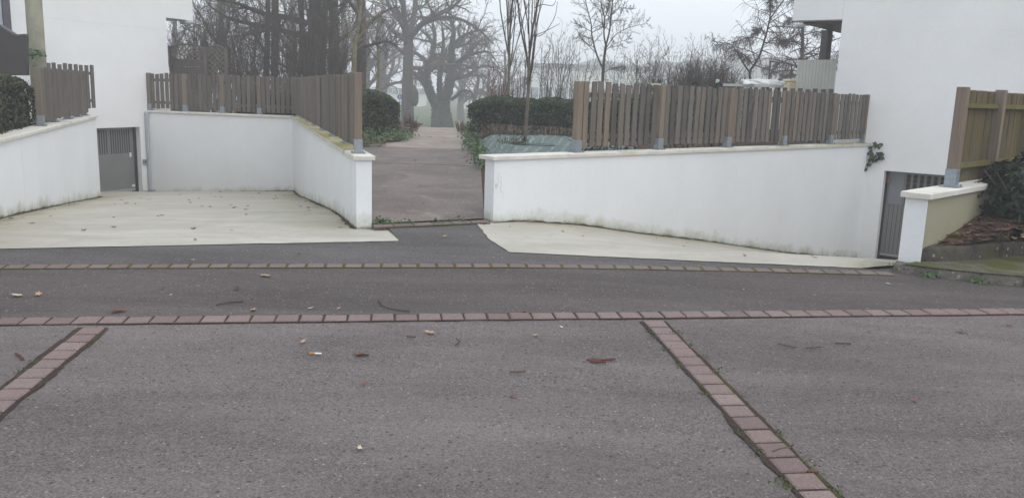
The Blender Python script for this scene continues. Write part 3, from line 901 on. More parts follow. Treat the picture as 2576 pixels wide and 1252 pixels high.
RB((RA + .004, .15, -1.15), (RA + .03, .22, RZt - .002)).build('door_seal', MAT['darkgap'], rh)
RB((RA + .06, .19, -.14), (RA + .29, .199, RZt - .02)).build('panel', MAT['door_blue'], rg)
RB((RA + .04, .185, -1.08), (RBk, .199, -1.045)).build('bottom_bar', MAT['door_lite'], rg)
for i in range(5):
    u = RA + .10 + i * .07
    RB((u, .1955, -1.04), (u + .006, .1995, -.15)).build('panel_rib', MAT['darkgap'], rg)
for i in range(16):
    u = RA + .335 + i * .108
    RB((u, .193, -.16), (u + .062, .1985, RZt - .05)).build('ventilation_slot', MAT['darkgap'], rg)
    for j in range(6):
        z = -.10 + j * .085
        RB((u - .002, .190, z), (u + .064, .1925, z + .006)).build('slot_bar', MAT['door'], rg)
RB((RA, .18, -1.22), (RBk, .199, -1.085)).build('door_gap', MAT['black'], rh)
RB((RA + .35, -.02, -1.22), (RBk, .12, -1.10)).build('threshold', MAT['yellow'], rh)
RB((RA + .035, .14, .22), (RA + .075, .19, .29)).build('hinge_cap', MAT['red'], rh)

# ------------------------------------------------------------------ fences
plank_cache = {}
def plank_obj(root, p, d, hgt, wid, th, mat, name='plank', lean=0):
    key = (round(hgt, 2), round(wid, 3), round(th, 3), mat.name, rng.randrange(3))
    if key not in plank_cache:
        m_ = MB(); m_.bevbox((0, 0, 0), (1, 0, 0), (0, 1, 0), (0, 0, 1), (-wid / 2, -th / 2, 0), (wid / 2, th / 2, hgt), .004)
        me = bpy.data.meshes.new(name); rr = random.Random(len(plank_cache))
        me.from_pydata([(x + rr.uniform(-.002, .002), y + rr.uniform(-.002, .002), z + (rr.uniform(-.006, .006) if z > .1 else 0)) for x, y, z in m_.v], [], m_.f)
        me.materials.append(mat); plank_cache[key] = me
    o = bpy.data.objects.new(name, plank_cache[key])
    o.location = (p[0] - root.location.x, p[1] - root.location.y, p[2] - root.location.z)
    o.rotation_euler = (rng.uniform(-.006, .006), rng.uniform(-.010, .010) + lean, math.atan2(d[1], d[0]) + rng.uniform(-.02, .02))
    return link(o, root)

def fence(name, A, B, z0, ztop, label, posts, spacing=.118, wid=.085, gap0=.06, off=.0, mat='wood', rails=(.22, .82), railside=1, bracket=True, post_side=0.0, first=0.0, group=None, postz=None, behind=False):
    """planks, two rails and posts (each with its steel shoe) from A to B"""
    A = Vector(A[:2]); B = Vector(B[:2]); d = (B - A); L = d.length; d.normalize()
    q = Vector((-d.y, d.x)) * railside
    root = empty(name, (A.x, A.y, z0)); tag(root, label, 'fence', group)
    H = ztop - z0
    k = int((L - first) / spacing)
    for i in range(k + 1):
        s = first + i * spacing + rng.uniform(-.006, .006)
        if any(abs(s - ps) < .055 for ps in (posts[:1] if behind else posts)): continue
        p = A + d * s
        plank_obj(root, (p.x, p.y, z0 + gap0 + rng.uniform(-.008, .008)), d, round(H - gap0 + rng.choice((-.01, 0, .01)), 2), wid, .021, MAT[mat])
    for r in rails:
        m_ = MB(); o = Vector((q.x * .033, q.y * .033, H * r))
        m_.frame(o, (d.x, d.y, 0), (q.x, q.y, 0), (0, 0, 1), (0.02, -.02, -.03), (L - .02, .018, .03))
        m_.build('rail', MAT['wood_dark'], root)
    for ip, ps in enumerate(posts):
        p = A + d * ps
        post_side = .062 if behind and ip else 0.0
        m_ = MB(); w_ = .043
        pz = postz if postz is not None else H + .0
        m_.bevbox((d.x * ps + q.x * post_side, d.y * ps + q.y * post_side, 0), (d.x, d.y, 0), (-d.y, d.x, 0), (0, 0, 1), (-w_, -.037, .06), (w_, .037, pz + .006), .005)
        po = m_.build('post', MAT['wood_post'], root)
        if bracket:
            m_ = MB(); o = Vector((d.x * ps + q.x * post_side, d.y * ps + q.y * post_side, 0))
            m_.frame(o, (d.x, d.y, 0), (-d.y, d.x, 0), (0, 0, 1), (-.052, -.041, .004), (.052, -.0375, .15))
            m_.frame(o, (d.x, d.y, 0), (-d.y, d.x, 0), (0, 0, 1), (-.052, .0375, .004), (.052, .041, .15))
            m_.frame(o, (d.x, d.y, 0), (-d.y, d.x, 0), (0, 0, 1), (-.0525, -.0372, .004), (-.0485, .0372, .15))
            m_.frame(o, (d.x, d.y, 0), (-d.y, d.x, 0), (0, 0, 1), (.0485, -.0372, .004), (.0525, .0372, .15))
            m_.frame(o, (d.x, d.y, 0), (-d.y, d.x, 0), (0, 0, 1), (-.085, -.07, .0), (.085, .07, .0038))
            for bx_, by_ in ((-.068, -.055), (.068, -.055), (-.068, .055), (.068, .055)):
                m_.frame(o, (d.x, d.y, 0), (-d.y, d.x, 0), (0, 0, 1), (bx_ - .009, by_ - .009, .0039), (bx_ + .009, by_ + .009, .02))
            m_.build('post_shoe', MAT['galv'], po)
    return root

nr = Vector((-dr.y, dr.x))
F0 = RW0 + dr * 1.38 + nr * .12; F1 = RW0 + dr * 8.60 + nr * .12
LR = (F1 - F0).length
fence('picket_fence', F0, F1, COP + .002, 1.735, 'long weathered picket fence on the long white wall', [0.0, 1.55, 3.10, 4.60, 6.05, LR], .1292, .082, .065, mat='wood', first=.125)
nl = Vector((dl.y, -dl.x))
F0 = PIL + dl * .30 + nl * .06; F1 = CORN + nl * .06 - dl * .12
fence('picket_fence', F0, F1, COP + .002, 1.735, 'weathered picket fence on the wall beside the path, seen nearly edge-on', [0.0, 1.5, 3.0, 4.5, 6.0, 7.5, 9.0, (F1 - F0).length], .102, .088, .06, mat='wood', railside=-1, behind=True)
nbk = Vector((db.y, -db.x))
F0 = CORN + nbk * .08 + db * .02; F1 = BACKL + nbk * .08 - db * .06
LBk = (F1 - F0).length
fence('picket_fence', F0, F1, COP + .002, 1.745, 'weathered picket fence on the wall at the back of the left driveway', [.80, 1.70, 2.62, LBk], .118, .085, .05, mat='wood_dark', railside=-1)
nw = Vector((-wdir.y, wdir.x))
F0 = Vector((-6.68, 11.92)) + nw * .09; F1 = Vector((-7.93, 15.70)) + nw * .09
fence('picket_fence', F0, F1, COP + .002, 1.715, 'dark weathered picket fence on the left edge wall, beside a clipped hedge', [0.0, 1.2, 2.4, 3.3, (F1 - F0).length], .098, .085, .06, mat='wood_dark', railside=1, behind=True)
a, b = at(106, 160, 15.7), at(236, 163, 16.9)
fence('picket_fence', a, b, .95, a.z * .5 + b.z * .5, 'row of dark pickets showing above the fence by the concrete column', [], .132, .08, .05, mat='wood_dark', bracket=False)
a, b = at(1848, 219, 17.2), at(2107, 229, 15.9)
fence('picket_fence', a, b, .75, a.z * .5 + b.z * .5, 'dark pickets of a second fence by the frosted terrace panel', [.9], .15, .085, .05, mat='wood_dark', bracket=False, postz=a.z - .75 + .12)

# boarded fence on the kerbside wall, seen from its mossy back
hkc = KB + hk * .80 - qk * .09
bf = empty('board_fence', (hkc.x, hkc.y, .845)); tag(bf, 'green-stained board fence with rails and a steel-shod post on the right', 'fence')
FH = .915
for ps in (0.0, 1.14, 2.28, 3.42):
    m_ = MB(); o_ = hk * ps
    m_.bevbox((o_.x, o_.y, 0), (hk.x, hk.y, 0), (qk.x, qk.y, 0), (0, 0, 1), (-.045, -.04, .06), (.045, .05, FH + .012), .005)
    po = m_.build('post', MAT['wood_post'], bf)
    m_ = MB(); fr = ((o_.x, o_.y, 0), (hk.x, hk.y, 0), (qk.x, qk.y, 0), (0, 0, 1))
    m_.frame(*fr, (-.05, .0505, .004), (.05, .0545, .17)); m_.frame(*fr, (-.0495, -.045, .004), (-.0455, .0503, .17)); m_.frame(*fr, (-.085, -.08, 0), (.085, .085, .0038))
    for bx_, by_ in ((-.068, .07), (.068, .07)): m_.frame(*fr, (bx_ - .009, by_ - .009, .0039), (bx_ + .009, by_ + .009, .022))
    for zb in (.06, .13): m_.frame(*fr, (-.008, .055, zb - .008), (.008, .062, zb + .008))
    m_.build('post_shoe', MAT['galv'], po)
for i in range(39):
    s = .06 + i * .088
    p = hkc + hk * s - qk * .05
    plank_obj(bf, (p.x, p.y, .845 + .02), hk, .885, .084, .02, MAT['wood_green'], 'board')
for z, w_ in ((.19, .05), (.76, .045)):
    for j in range(3):
        m_ = MB(); o_ = hk * (j * 1.14)
        m_.frame((o_.x, o_.y, z), (hk.x, hk.y, 0), (qk.x, qk.y, 0), (0, 0, 1), (.048, -.036, -w_ / 2), (1.092, .012, w_ / 2)); m_.build('rail', MAT['wood_rail'], bf)

# trellis panels behind the back wall
def trellis(name, xa, xb, ytop, ysol, Y, label, arch):
    a, b = at(xa, ytop, Y), at(xb, ytop, Y)
    root = empty(name, (a.x, Y, .6)); tag(root, label, 'trellis')
    W = b.x - a.x; zt = (a.z + b.z) / 2 - .6; zs = at(xa, ysol, Y).z - .6 if ysol else .7
    for x in (0, W):
        MB().box((x - .035, -.035, 0), (x + .035, .035, zt - .05)).build('post', MAT['wood_dark'], root)
    if ysol:
        k = 8
        for i in range(k):
            MB().box((.04, -.012, zs * i / k + .004), (W - .04, .012, zs * (i + 1) / k - .004)).build('board', MAT['wood_dark'], root)
    sp = .1
    lo, hi = zs + .04, zt
    for s in (-1, 1):
        x0 = -2.0
        while x0 < W + 2:
            # clip the slanted slat to the panel
            pts = []
            for t_ in np.linspace(0, 1, 40):
                z = lo + (hi - lo) * t_; x = x0 + s * (z - lo)
                top = hi - .10 * (2 * x / W - 1) ** 2 * arch
                if .035 <= x <= W - .035 and z < top: pts.append((x, z))
            if len(pts) > 2:
                (xa_, za), (xb_, zb_) = pts[0], pts[-1]
                m_ = MB(); e = Vector((xb_ - xa_, 0, zb_ - za)); l_ = e.length; e.normalize(); nrm = Vector((-e.z, 0, e.x))
                m_.frame((xa_, .009 * s, za), e, (0, 1, 0), nrm, (0, -.007, -.012), (l_, .007, .012)); m_.build('lattice_slat', MAT['lattice'], root)
            x0 += sp * 1.3
    cap = [(x, 0, hi - .10 * (2 * x / W - 1) ** 2 * arch) for x in np.linspace(0, W, 7)]
    MB().tube(cap, .022, 6).build('arched_cap', MAT['wood_dark'], root)
trellis('trellis_panel', 428, 514, 112, 147, 21.0, 'wooden privacy panel with lattice top by the left house', 1)
trellis('trellis_panel', 518, 567, 115, None, 21.2, 'narrow open lattice panel with arched top', 1)

# ------------------------------------------------------------------ concrete column, dark screen
pc = at(94, 140, 14.0)
m_ = MB(); m_.tube([(0, 0, 0), (0, 0, 1.5), (0, 0, 3), (0, 0, 6)], [.128, .126, .125, .123], 24)
o = m_.build('column', MAT['pole'], None, True); o.location = (pc.x, pc.y, .6); tag(o, 'lichen-stained round concrete column by the left house', 'column')
ps = [at(-60, 40, 13.0), at(0, 68, 13.0), at(38, 92, 13.0), at(65, 90, 13.0), at(68, 190, 13.0), at(-60, 190, 13.0)]
m_ = MB(); n = len(ps)
sv = [tuple(p) for p in ps] + [(p.x, p.y + .07, p.z) for p in ps]
m_.add(sv, [tuple(range(n))] + [tuple(range(2 * n - 1, n - 1, -1))] + [(i, n + i, n + (i + 1) % n, (i + 1) % n) for i in range(n)])
so_ = empty('garden_screen', (ps[5].x, 13.0, .6)); tag(so_, 'dark brown garden screen with a sloping top at the left edge', 'screen')
for i in range(len(m_.v)): m_.v[i] = tuple(np.array(m_.v[i]) - np.array(so_.location))
m_.build('panel', MAT['brownmetal'], so_)
tp = [ps[0], ps[1], ps[2], ps[3]]
m_ = MB()
for i in range(3):
    a, b = tp[i] - so_.location, tp[i + 1] - so_.location
    e = (b - a); l_ = e.length; e.normalize(); up = e.cross(Vector((0, 1, 0))) * -1
    if up.z < 0: up = -up
    m_.frame(a, e, (0, 1, 0), up, (-.0, -.015, .002), (l_, .085, .025))
m_.build('edge_trim', MAT['violet'], so_)

# ------------------------------------------------------------------ kerbs, beds on the right
def kerb_run(name, line, wid, z0, z1, mat, label, seg, inward):
    """line: front base points in plan; separate kerb stones"""
    root = empty(name, (line[0][0], line[0][1], 0)); tag(root, label, 'kerb')
    P = [Vector(p) for p in line]; 
    cum = [0]
    for i in range(1, len(P)): cum.append(cum[-1] + (P[i] - P[i - 1]).length)
    def pt(s):
        i = max(j for j in range(len(P)) if cum[j] <= s + 1e-9); i = min(i, len(P) - 2)
        d = (P[i + 1] - P[i]).normalized(); return P[i] + d * (s - cum[i]), d
    s = 0
    while s < cum[-1] - .05:
        e = min(cum[-1], s + seg)
        V = []; k = 5
        for j in range(k + 1):
            p, d = pt(s + .004 + (e - s - .008) * j / k); q = Vector((-d.y, d.x)) * inward
            prof = [(0, z0 - .1), (.004, z1 - .03), (.012, z1 - .010), (.03, z1), (wid - .01, z1 + .001), (wid, z1 - .02), (wid, z0 - .1)]
            for o_, z in prof:
                c = p + q * (o_ + rng.uniform(-.003, .003)); V.append((c.x - root.location.x, c.y - root.location.y, z + rng.uniform(-.003, .003)))
        m = 7; F = [(j * m + r, (j + 1) * m + r, (j + 1) * m + r + 1, j * m + r + 1) for j in range(k) for r in range(m - 1)]
        F += [tuple(range(m)), tuple(range(k * m + m - 1, k * m - 1, -1))]
        mesh('kerb_stone', V, F, MAT[mat], root, True)
        s = e
    return root
def smoothline(L_, n=24):
    L_ = [Vector(p) for p in L_]; out = []
    for i in range(len(L_) - 1):
        p0 = L_[max(i - 1, 0)]; p1 = L_[i]; p2 = L_[i + 1]; p3 = L_[min(i + 2, len(L_) - 1)]
        for j in range(n // 4):
            t_ = j / (n // 4)
            out.append(.5 * ((2 * p1) + (p2 - p0) * t_ + (2 * p0 - 5 * p1 + 4 * p2 - p3) * t_ ** 2 + (3 * p1 - p0 - 3 * p2 + p3) * t_ ** 3))
    return out + [L_[-1]]
kl = smoothline(KERB)
kerb_run('road_kerb', kl, .13, .13, .225, 'kerb', 'lower curved grey stone kerb along the road on the right', 1.0, 1)
up_l = [atz(2313, 655, .24), atz(2440, 652, .24), atz(2576, 640, .24)]
UK = [(p.x, p.y) for p in up_l]; UK.append((UK[2][0] * 2 - UK[1][0] + .5, UK[2][1] * 2 - UK[1][1] + .05)); UK.append((UK[3][0] + 3, UK[3][1] + .6))
kerb_run('bed_kerb', smoothline(UK), .12, .22, .355, 'kerb_dark', 'upper dark damp stone kerb edging the planted bed', 1.0, 1)
mp_ = [(p.x, p.y) for p in kl[2:]] + [(16, 9)] + [UK[-1]] + [(p.x, p.y) for p in smoothline(UK)[::-1]] + [(KB.x + .03, KB.y + .05)]
sheet('mossy_footway', [(x, y) for x, y in mp_], lambda x, y: .228 + .004 * (y - 7), MAT['mossy'], 1.0)
def zbed(x, y):
    d = (Vector((x, y)) - KB).dot(hk)
    return .335 + max(0, min(.40, .17 * (d - .25))) + .015 * math.sin(x * 9) * math.sin(y * 7)
bp = [(p.x, p.y + .06) for p in smoothline(UK)] + [(16, 14)] + [tuple(KB + hk * 5.2), tuple(KB + hk * .3), tuple(KB + hk * .12)]
sheet('planting_bed', bp, zbed, MAT['bed'], .25)

# ------------------------------------------------------------------ vegetation: leaves
def leaves_np(P, Nrm, size, curl=.25, asp=.55, seed=1, jitter=.6):
    """P (n,3) positions, Nrm (n,3) facing; every leaf is a folded lozenge of four triangles"""
    r = np.random.default_rng(seed); n = len(P)
    Nn = Nrm + r.normal(0, jitter, (n, 3)); Nn /= np.linalg.norm(Nn, axis=1)[:, None] + 1e-9
    A = r.normal(0, 1, (n, 3)); T = np.cross(Nn, A); T /= np.linalg.norm(T, axis=1)[:, None] + 1e-9
    B = np.cross(Nn, T); s = (size * r.uniform(.6, 1.25, n))[:, None]
    base = P - T * s * .5; tip = P + T * s * .5 - Nn * s * curl * .5
    mid = P + T * s * .02; le = mid + B * s * asp * .5 + Nn * s * curl * .35; ri = mid - B * s * asp * .5 + Nn * s * curl * .35
    V = np.stack([base, le, tip, ri, mid], 1).reshape(-1, 3)
    o = np.arange(n)[:, None] * 5
    F = np.concatenate([o + np.array([[0, 4, 1]]), o + np.array([[1, 4, 2]]), o + np.array([[2, 4, 3]]), o + np.array([[3, 4, 0]])])
    return V, F

def hedge(name, A, B, depth, z0f, ztop, label, count, size=.06, mat='hedge', seed=1, sparse=.0, round_end=(0, 0), stems=0, group=None, lump=.06, flip=True):
    """clipped hedge from A to B (front line), with its body behind; leaf shell, dark inside, stems"""
    A = Vector(A[:2]); B = Vector(B[:2]); d = B - A; L = d.length; d.normalize(); q = Vector((-d.y, d.x))
    if q.y < 0 and flip: q = -q
    r = np.random.default_rng(seed)
    root = empty(name, (A.x, A.y, z0f)); tag(root, label, 'hedge', group)
    H = ztop - z0f
    # superellipse cross-section and ends
    def place(n, shrink=0.0):
        u = r.uniform(0, 1, n); th = r.uniform(-.15, math.pi * .78, n)
        c, s_ = np.cos(th), np.sin(th)
        e = .42
        x = -np.sign(c) * np.abs(c) ** e; z = np.sign(s_) * np.abs(s_) ** e
        y_ = depth / 2 + x * (depth / 2 - shrink); zz = H * .5 + z * (H * .5 - shrink)
        zz = np.where(th < .05, r.uniform(.05, .6, n) * H, zz)
        zz = np.where((x < -.97), r.uniform(.02, .95, n) * H, zz)
        uu = u * L
        nv = np.stack([np.zeros(n), -c * .9, s_ * .8 + .15], 1)
        nv[:, 1] = np.where(x < -.9, -1, nv[:, 1])
        return uu, y_, zz, nv
    uu, yy, zz, nv = place(count)
    inn = r.uniform(0, 1, count) ** 2 * .10
    yy = yy - nv[:, 1] * inn * 1.0; zz = zz - np.clip(nv[:, 2], 0, 1) * inn
    # end faces
    ne = int(count * .6 * depth / max(L, .1)) + 200
    ex = []
    for side, flag in ((0, round_end[0]), (1, round_end[1])):
        if flag:
            ex.append((np.full(ne, side * L) + r.normal(0, .03, ne), r.uniform(0, depth, ne), r.uniform(.03, .96, ne) * H, np.tile([(-1 if side == 0 else 1), 0, .2], (ne, 1))))
    for e_ in ex:
        uu = np.concatenate([uu, e_[0]]); yy = np.concatenate([yy, e_[1]]); zz = np.concatenate([zz, e_[2]]); nv = np.concatenate([nv, e_[3]])
    # lumps and rounded shoulders
    lu = np.sin(uu * 5.1 + seed) * .5 + np.sin(uu * 11.3 + 2 * seed + zz * 5) * .5
    yy = yy - lu * lump * .6; zz = zz + lu * lump * .7 * (zz / H)
    for side, flag in ((0, round_end[0]), (1, round_end[1])):
        if flag:
            du = (uu if side == 0 else L - uu); k = np.clip(1 - du / .38, 0, 1)
            zz = zz - k ** 2 * .20 * (zz / H) ** 2 * H
    if sparse:
        keep = (zz / H > .42) | (r.uniform(0, 1, len(zz)) > sparse)
        uu, yy, zz, nv = uu[keep], yy[keep], zz[keep], nv[keep]
    Pw = np.stack([d.x * uu + q.x * yy, d.y * uu + q.y * yy, zz], 1)
    Nw = np.stack([d.x * nv[:, 0] + q.x * nv[:, 1], d.y * nv[:, 0] + q.y * nv[:, 1], nv[:, 2]], 1)
    V, F = leaves_np(Pw, Nw, size, .3, .58, seed, .55)
    tag(npmesh('leaves', V, F, MAT[mat], root), kind='stuff')
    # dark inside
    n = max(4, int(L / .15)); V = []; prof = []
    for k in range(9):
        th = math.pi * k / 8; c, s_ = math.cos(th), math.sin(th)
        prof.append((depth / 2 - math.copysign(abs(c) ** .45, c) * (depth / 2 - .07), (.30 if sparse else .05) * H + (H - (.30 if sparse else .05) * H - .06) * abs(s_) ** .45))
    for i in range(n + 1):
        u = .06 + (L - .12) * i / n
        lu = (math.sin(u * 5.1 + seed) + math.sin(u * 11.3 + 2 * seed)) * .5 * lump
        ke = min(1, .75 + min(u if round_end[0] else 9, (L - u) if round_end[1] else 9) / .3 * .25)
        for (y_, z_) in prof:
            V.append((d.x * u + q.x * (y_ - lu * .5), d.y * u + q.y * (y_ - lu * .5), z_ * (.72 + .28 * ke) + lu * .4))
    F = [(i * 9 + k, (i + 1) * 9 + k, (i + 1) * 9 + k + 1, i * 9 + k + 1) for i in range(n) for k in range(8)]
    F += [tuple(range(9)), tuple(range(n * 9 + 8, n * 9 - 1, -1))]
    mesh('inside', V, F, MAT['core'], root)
    if stems:
        m_ = MB()
        for i in range(stems):
            u = r.uniform(.05, L - .05); y_ = r.uniform(.08, depth * .6); x1 = u + r.normal(0, .12)
            pts = [(d.x * u + q.x * y_, d.y * u + q.y * y_, -.03), (d.x * (u + x1) / 2 + q.x * y_, d.y * (u + x1) / 2 + q.y * y_, H * .3), (d.x * x1 + q.x * y_ * .8, d.y * x1 + q.y * y_ * .8, H * .65)]
            m_.tube([Vector(p) for p in pts], [.010, .008, .005], 4, False)
        tag(m_.build('stems', MAT['twig_pale'], root), kind='stuff')
    return root

def clump(name, centers, label, size, mat, cat, count, seed=3, rad=.12, flat=.6, stem=True, kind=None, group=None):
    """leafy low plant: leaves over short stems round the given 3-D centres"""
    c0 = centers[0]
    root = empty(name, c0); tag(root, label, cat, group)
    r = np.random.default_rng(seed); P = []
    for c in centers:
        n = max(4, count // len(centers))
        o = r.normal(0, 1, (n, 3)) * np.array([rad, rad, rad * flat]); o[:, 2] = np.abs(o[:, 2])
        P.append(o + np.array(c) - np.array(c0))
    P = np.concatenate(P)
    V, F = leaves_np(P, np.tile([0, -.2, 1.], (len(P), 1)), size, .3, .6, seed, .6)
    tag(npmesh('leaves', V, F, MAT[mat], root), kind='stuff')
    if stem:
        m_ = MB()
        for p in P[::max(1, len(P) // 60)]:
            m_.tube([Vector((p[0] * .6, p[1] * .6, -.02)), Vector(p)], [.003, .002], 3, False)
        tag(m_.build('stems', MAT['weed'], root), kind='stuff')
    return root

# left clipped hedge by the path, with ground cover at its foot
a, b = at(893, 322, 18.6), at(1004, 322, 19.0)
hz = .48
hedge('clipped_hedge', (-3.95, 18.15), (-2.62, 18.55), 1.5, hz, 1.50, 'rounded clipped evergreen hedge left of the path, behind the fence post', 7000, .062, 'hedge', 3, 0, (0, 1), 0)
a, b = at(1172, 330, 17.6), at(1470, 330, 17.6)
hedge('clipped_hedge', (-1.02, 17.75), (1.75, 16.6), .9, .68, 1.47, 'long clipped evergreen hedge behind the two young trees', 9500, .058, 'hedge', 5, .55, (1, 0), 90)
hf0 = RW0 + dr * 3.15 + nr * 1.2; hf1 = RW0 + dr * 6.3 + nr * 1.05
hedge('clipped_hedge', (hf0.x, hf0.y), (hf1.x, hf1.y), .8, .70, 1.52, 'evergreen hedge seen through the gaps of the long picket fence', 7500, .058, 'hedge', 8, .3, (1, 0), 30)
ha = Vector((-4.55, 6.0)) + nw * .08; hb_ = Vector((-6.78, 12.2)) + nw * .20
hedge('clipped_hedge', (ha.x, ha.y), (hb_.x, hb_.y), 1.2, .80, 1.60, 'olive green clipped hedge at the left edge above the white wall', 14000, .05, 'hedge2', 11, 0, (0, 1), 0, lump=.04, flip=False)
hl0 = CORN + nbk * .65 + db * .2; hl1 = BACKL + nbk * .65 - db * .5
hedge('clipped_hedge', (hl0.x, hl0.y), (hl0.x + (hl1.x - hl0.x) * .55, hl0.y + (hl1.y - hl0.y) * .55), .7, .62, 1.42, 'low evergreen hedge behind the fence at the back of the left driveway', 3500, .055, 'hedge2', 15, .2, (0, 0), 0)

cs = [(x, y, zpath(0, y) + .04) for x, y in ((-3.5, 17.75), (-3.15, 17.8), (-2.8, 17.9), (-2.6, 18.1), (-2.55, 18.5), (-3.8, 17.7), (-2.55, 19.0))]
clump('ground_cover', cs, 'bright green leafy ground cover along the foot of the left hedge', .085, 'ivy', 'plant', 1100, 4, .15, .8)
cs = [(pathx(y) + .02 + rng.uniform(-.05, .14), y, zpath(0, y) + .05) for y in frange(13.6, 20.5, 26)]
clump('ground_cover', cs, 'leafy green ground cover edging the right side of the path', .07, 'ivy', 'plant', 1500, 6, .09, .9)
cs = [(-2.95, 16.6, .44), (-2.75, 16.9, .45), (-3.05, 16.9, .46)]
clump('ground_cover', cs, 'small weedy patch on the paving left of the path', .06, 'weed', 'plant', 160, 9, .10, .7)
cs = [(-1.42, 8.64, .17), (-1.30, 8.66, .17), (-1.18, 8.64, .165), (-1.42, 8.8, .18), (-1.05, 8.68, .165), (-.8, 8.78, .17), (-.55, 8.92, .18)]
clump('weed_tuft', cs, 'green weeds along the brick threshold at the foot of the path', .038, 'ivy', 'weed', 300, 12, .05, .6)
zz = zleft(BACKL.x, BACKL.y)
cs = [(BACKL.x + .12, BACKL.y - .22, zz + .03), (BACKL.x + .02, BACKL.y - .35, zz + .02), (BACKL.x - .1, BACKL.y - .6, zz + .02)]
clump('weed_tuft', cs, 'dark mossy weed at the foot of the grey-blue downpipe', .05, 'hedge2', 'weed', 260, 14, .07, .6)
cs = [(KA.x - .02, KA.y - .10, .15), (KA.x + .08, KA.y - .2, .15), (3.60, 6.99, .15), (3.95, 6.83, .145)]
clump('weed_tuft', cs, 'green weeds at the foot of the lower kerb on the right', .04, 'ivy', 'weed', 190, 16, .045, .55)
cs = [(4.42, 6.70, .145), (4.36, 6.72, .145)]
clump('weed_tuft', cs, 'small grass tuft against the lower kerb near the right edge', .04, 'ivy', 'weed', 80, 17, .04, .7)
# moss and weeds beside the right strip of pavers
for nme, ts, lab, sd in (('near', (2.2, 2.3, 2.42, 1.75, 2.05, 2.7), 'mossy weeds growing beside the right paver strip, nearest the viewer', 21), ('far', (.25, .4, .62, .9, 1.3), 'patchy moss beside the right paver strip, towards the band', 22)):
    cs = []
    for t_ in ts:
        for sgn in (-1, 1):
            c = st_r + sdir * (t_ + rng.uniform(-.1, .1)) + Vector((sdir.y, -sdir.x)) * sgn * .088
            cs.append((c.x, c.y, SL * c.y + .006))
    clump('moss_tuft', cs, lab, .014, 'weed', 'moss', 330, sd, .022, .25, False)
cs = []
for t_ in (.35, .6, .75, 1.0, 1.25):
    c = st_l + sdir * t_ + Vector((sdir.y, -sdir.x)) * rng.choice((-1, 1)) * .088
    cs.append((c.x, c.y, SL * c.y + .006))
clump('moss_tuft', cs, 'patchy moss beside the left paver strip', .013, 'weed', 'moss', 170, 23, .022, .25, False)

# dark glossy bush above the bed
r = np.random.default_rng(31)
bc = Vector((5.10, 8.05, .50))
bush = empty('evergreen_bush', bc); tag(bush, 'dark glossy evergreen bush in the bed at the right edge', 'bush')
n = 2600
o = r.normal(0, 1, (n, 3)); o /= np.linalg.norm(o, axis=1)[:, None]
o *= (r.uniform(.55, 1, n) ** .5)[:, None]
lob = 1 + .18 * np.sin(o[:, 0] * 6 + 1) * np.cos(o[:, 2] * 7)
Pn = o * np.array([.60, .60, .47]) * lob[:, None] + np.array([.15, .2, .22])
V, F = leaves_np(Pn, o + np.array([0, 0, .4]), .125, .3, .36, 31, .5)
tag(npmesh('leaves', V, F, MAT['laurel'], bush), kind='stuff')
m_ = MB()
for i in range(12):
    a = i * .55
    m_.tube([Vector((.05 * math.cos(a), .05 * math.sin(a), -.2)), Vector((.25 * math.cos(a), .25 * math.sin(a), .2)), Vector((.5 * math.cos(a), .5 * math.sin(a), .5))], [.014, .01, .005], 5, False)
m_.build('stems', MAT['twig'], bush)
# creeper sprig on the right house
vr = onplane(2196, 372, JR, HR)
vn = empty('creeper', (vr.x, vr.y, vr.z)); tag(vn, 'small green creeper hanging at the end of the long white wall', 'creeper')
m_ = MB(); ex = Vector((-HR[0], -HR[1], 0)); out = Vector((-inR[0], -inR[1], 0))
br = [[(-.02, 0, .02), (-.01, .03, -.12), (-.03, .04, -.27), (-.06, .04, -.42)], [(0, 0, .03), (.08, .05, .05), (.15, .05, .02)], [(-.01, .03, -.12), (.08, .05, -.16), (.17, .05, -.12), (.19, .05, -.19)]]
PP = []
for b_ in br:
    pts = [ex * x + out * y + Vector((0, 0, z)) for x, y, z in b_]
    m_.tube(pts, .006, 5, False)
    for i in range(len(pts) - 1):
        for k in range(10):
            PP.append(pts[i].lerp(pts[i + 1], k / 10) + Vector((rng.gauss(0, .025), rng.gauss(0, .025), rng.gauss(0, .03))) + out * .02)
m_.build('stem', MAT['twig'], vn)
V, F = leaves_np(np.array([tuple(p) for p in PP]), np.tile(list(out + Vector((0, 0, .5))), (len(PP), 1)), .085, .3, .62, 5, .4)
tag(npmesh('leaves', V, F, MAT['hedge'], vn), kind='stuff')
# sprig at the column's foot
sp0 = at(85, 140, 13.6)
cs = [(sp0.x, sp0.y, sp0.z), (sp0.x + .06, sp0.y, sp0.z - .05)]
clump('green_sprig', cs, 'green leafy sprig growing against the concrete column', .10, 'ivy', 'plant', 60, 41, .07, .8, True)

# ------------------------------------------------------------------ weed membrane round the young trees
def ztarp(x, y): return zgr(x, y) + .03 + .012 * math.sin(x * 5 + y) + .010 * math.sin(y * 3.3)
tarp_poly = [(-.05, 9.45), (-.15, 11.2), (-.34, 13), (-.55, 15), (-.75, 17.35), (.3, 17.2), (1.35, 16.9), (1.9, 14.5), (2.2, 12.2), (1.15, 10.5)]
sh = sheet('ground_membrane', tarp_poly, ztarp, MAT['tarp'], .25)
del sh['kind']; tag(sh, 'grey-green weed membrane sheet laid round the two young trees', 'tarpaulin')
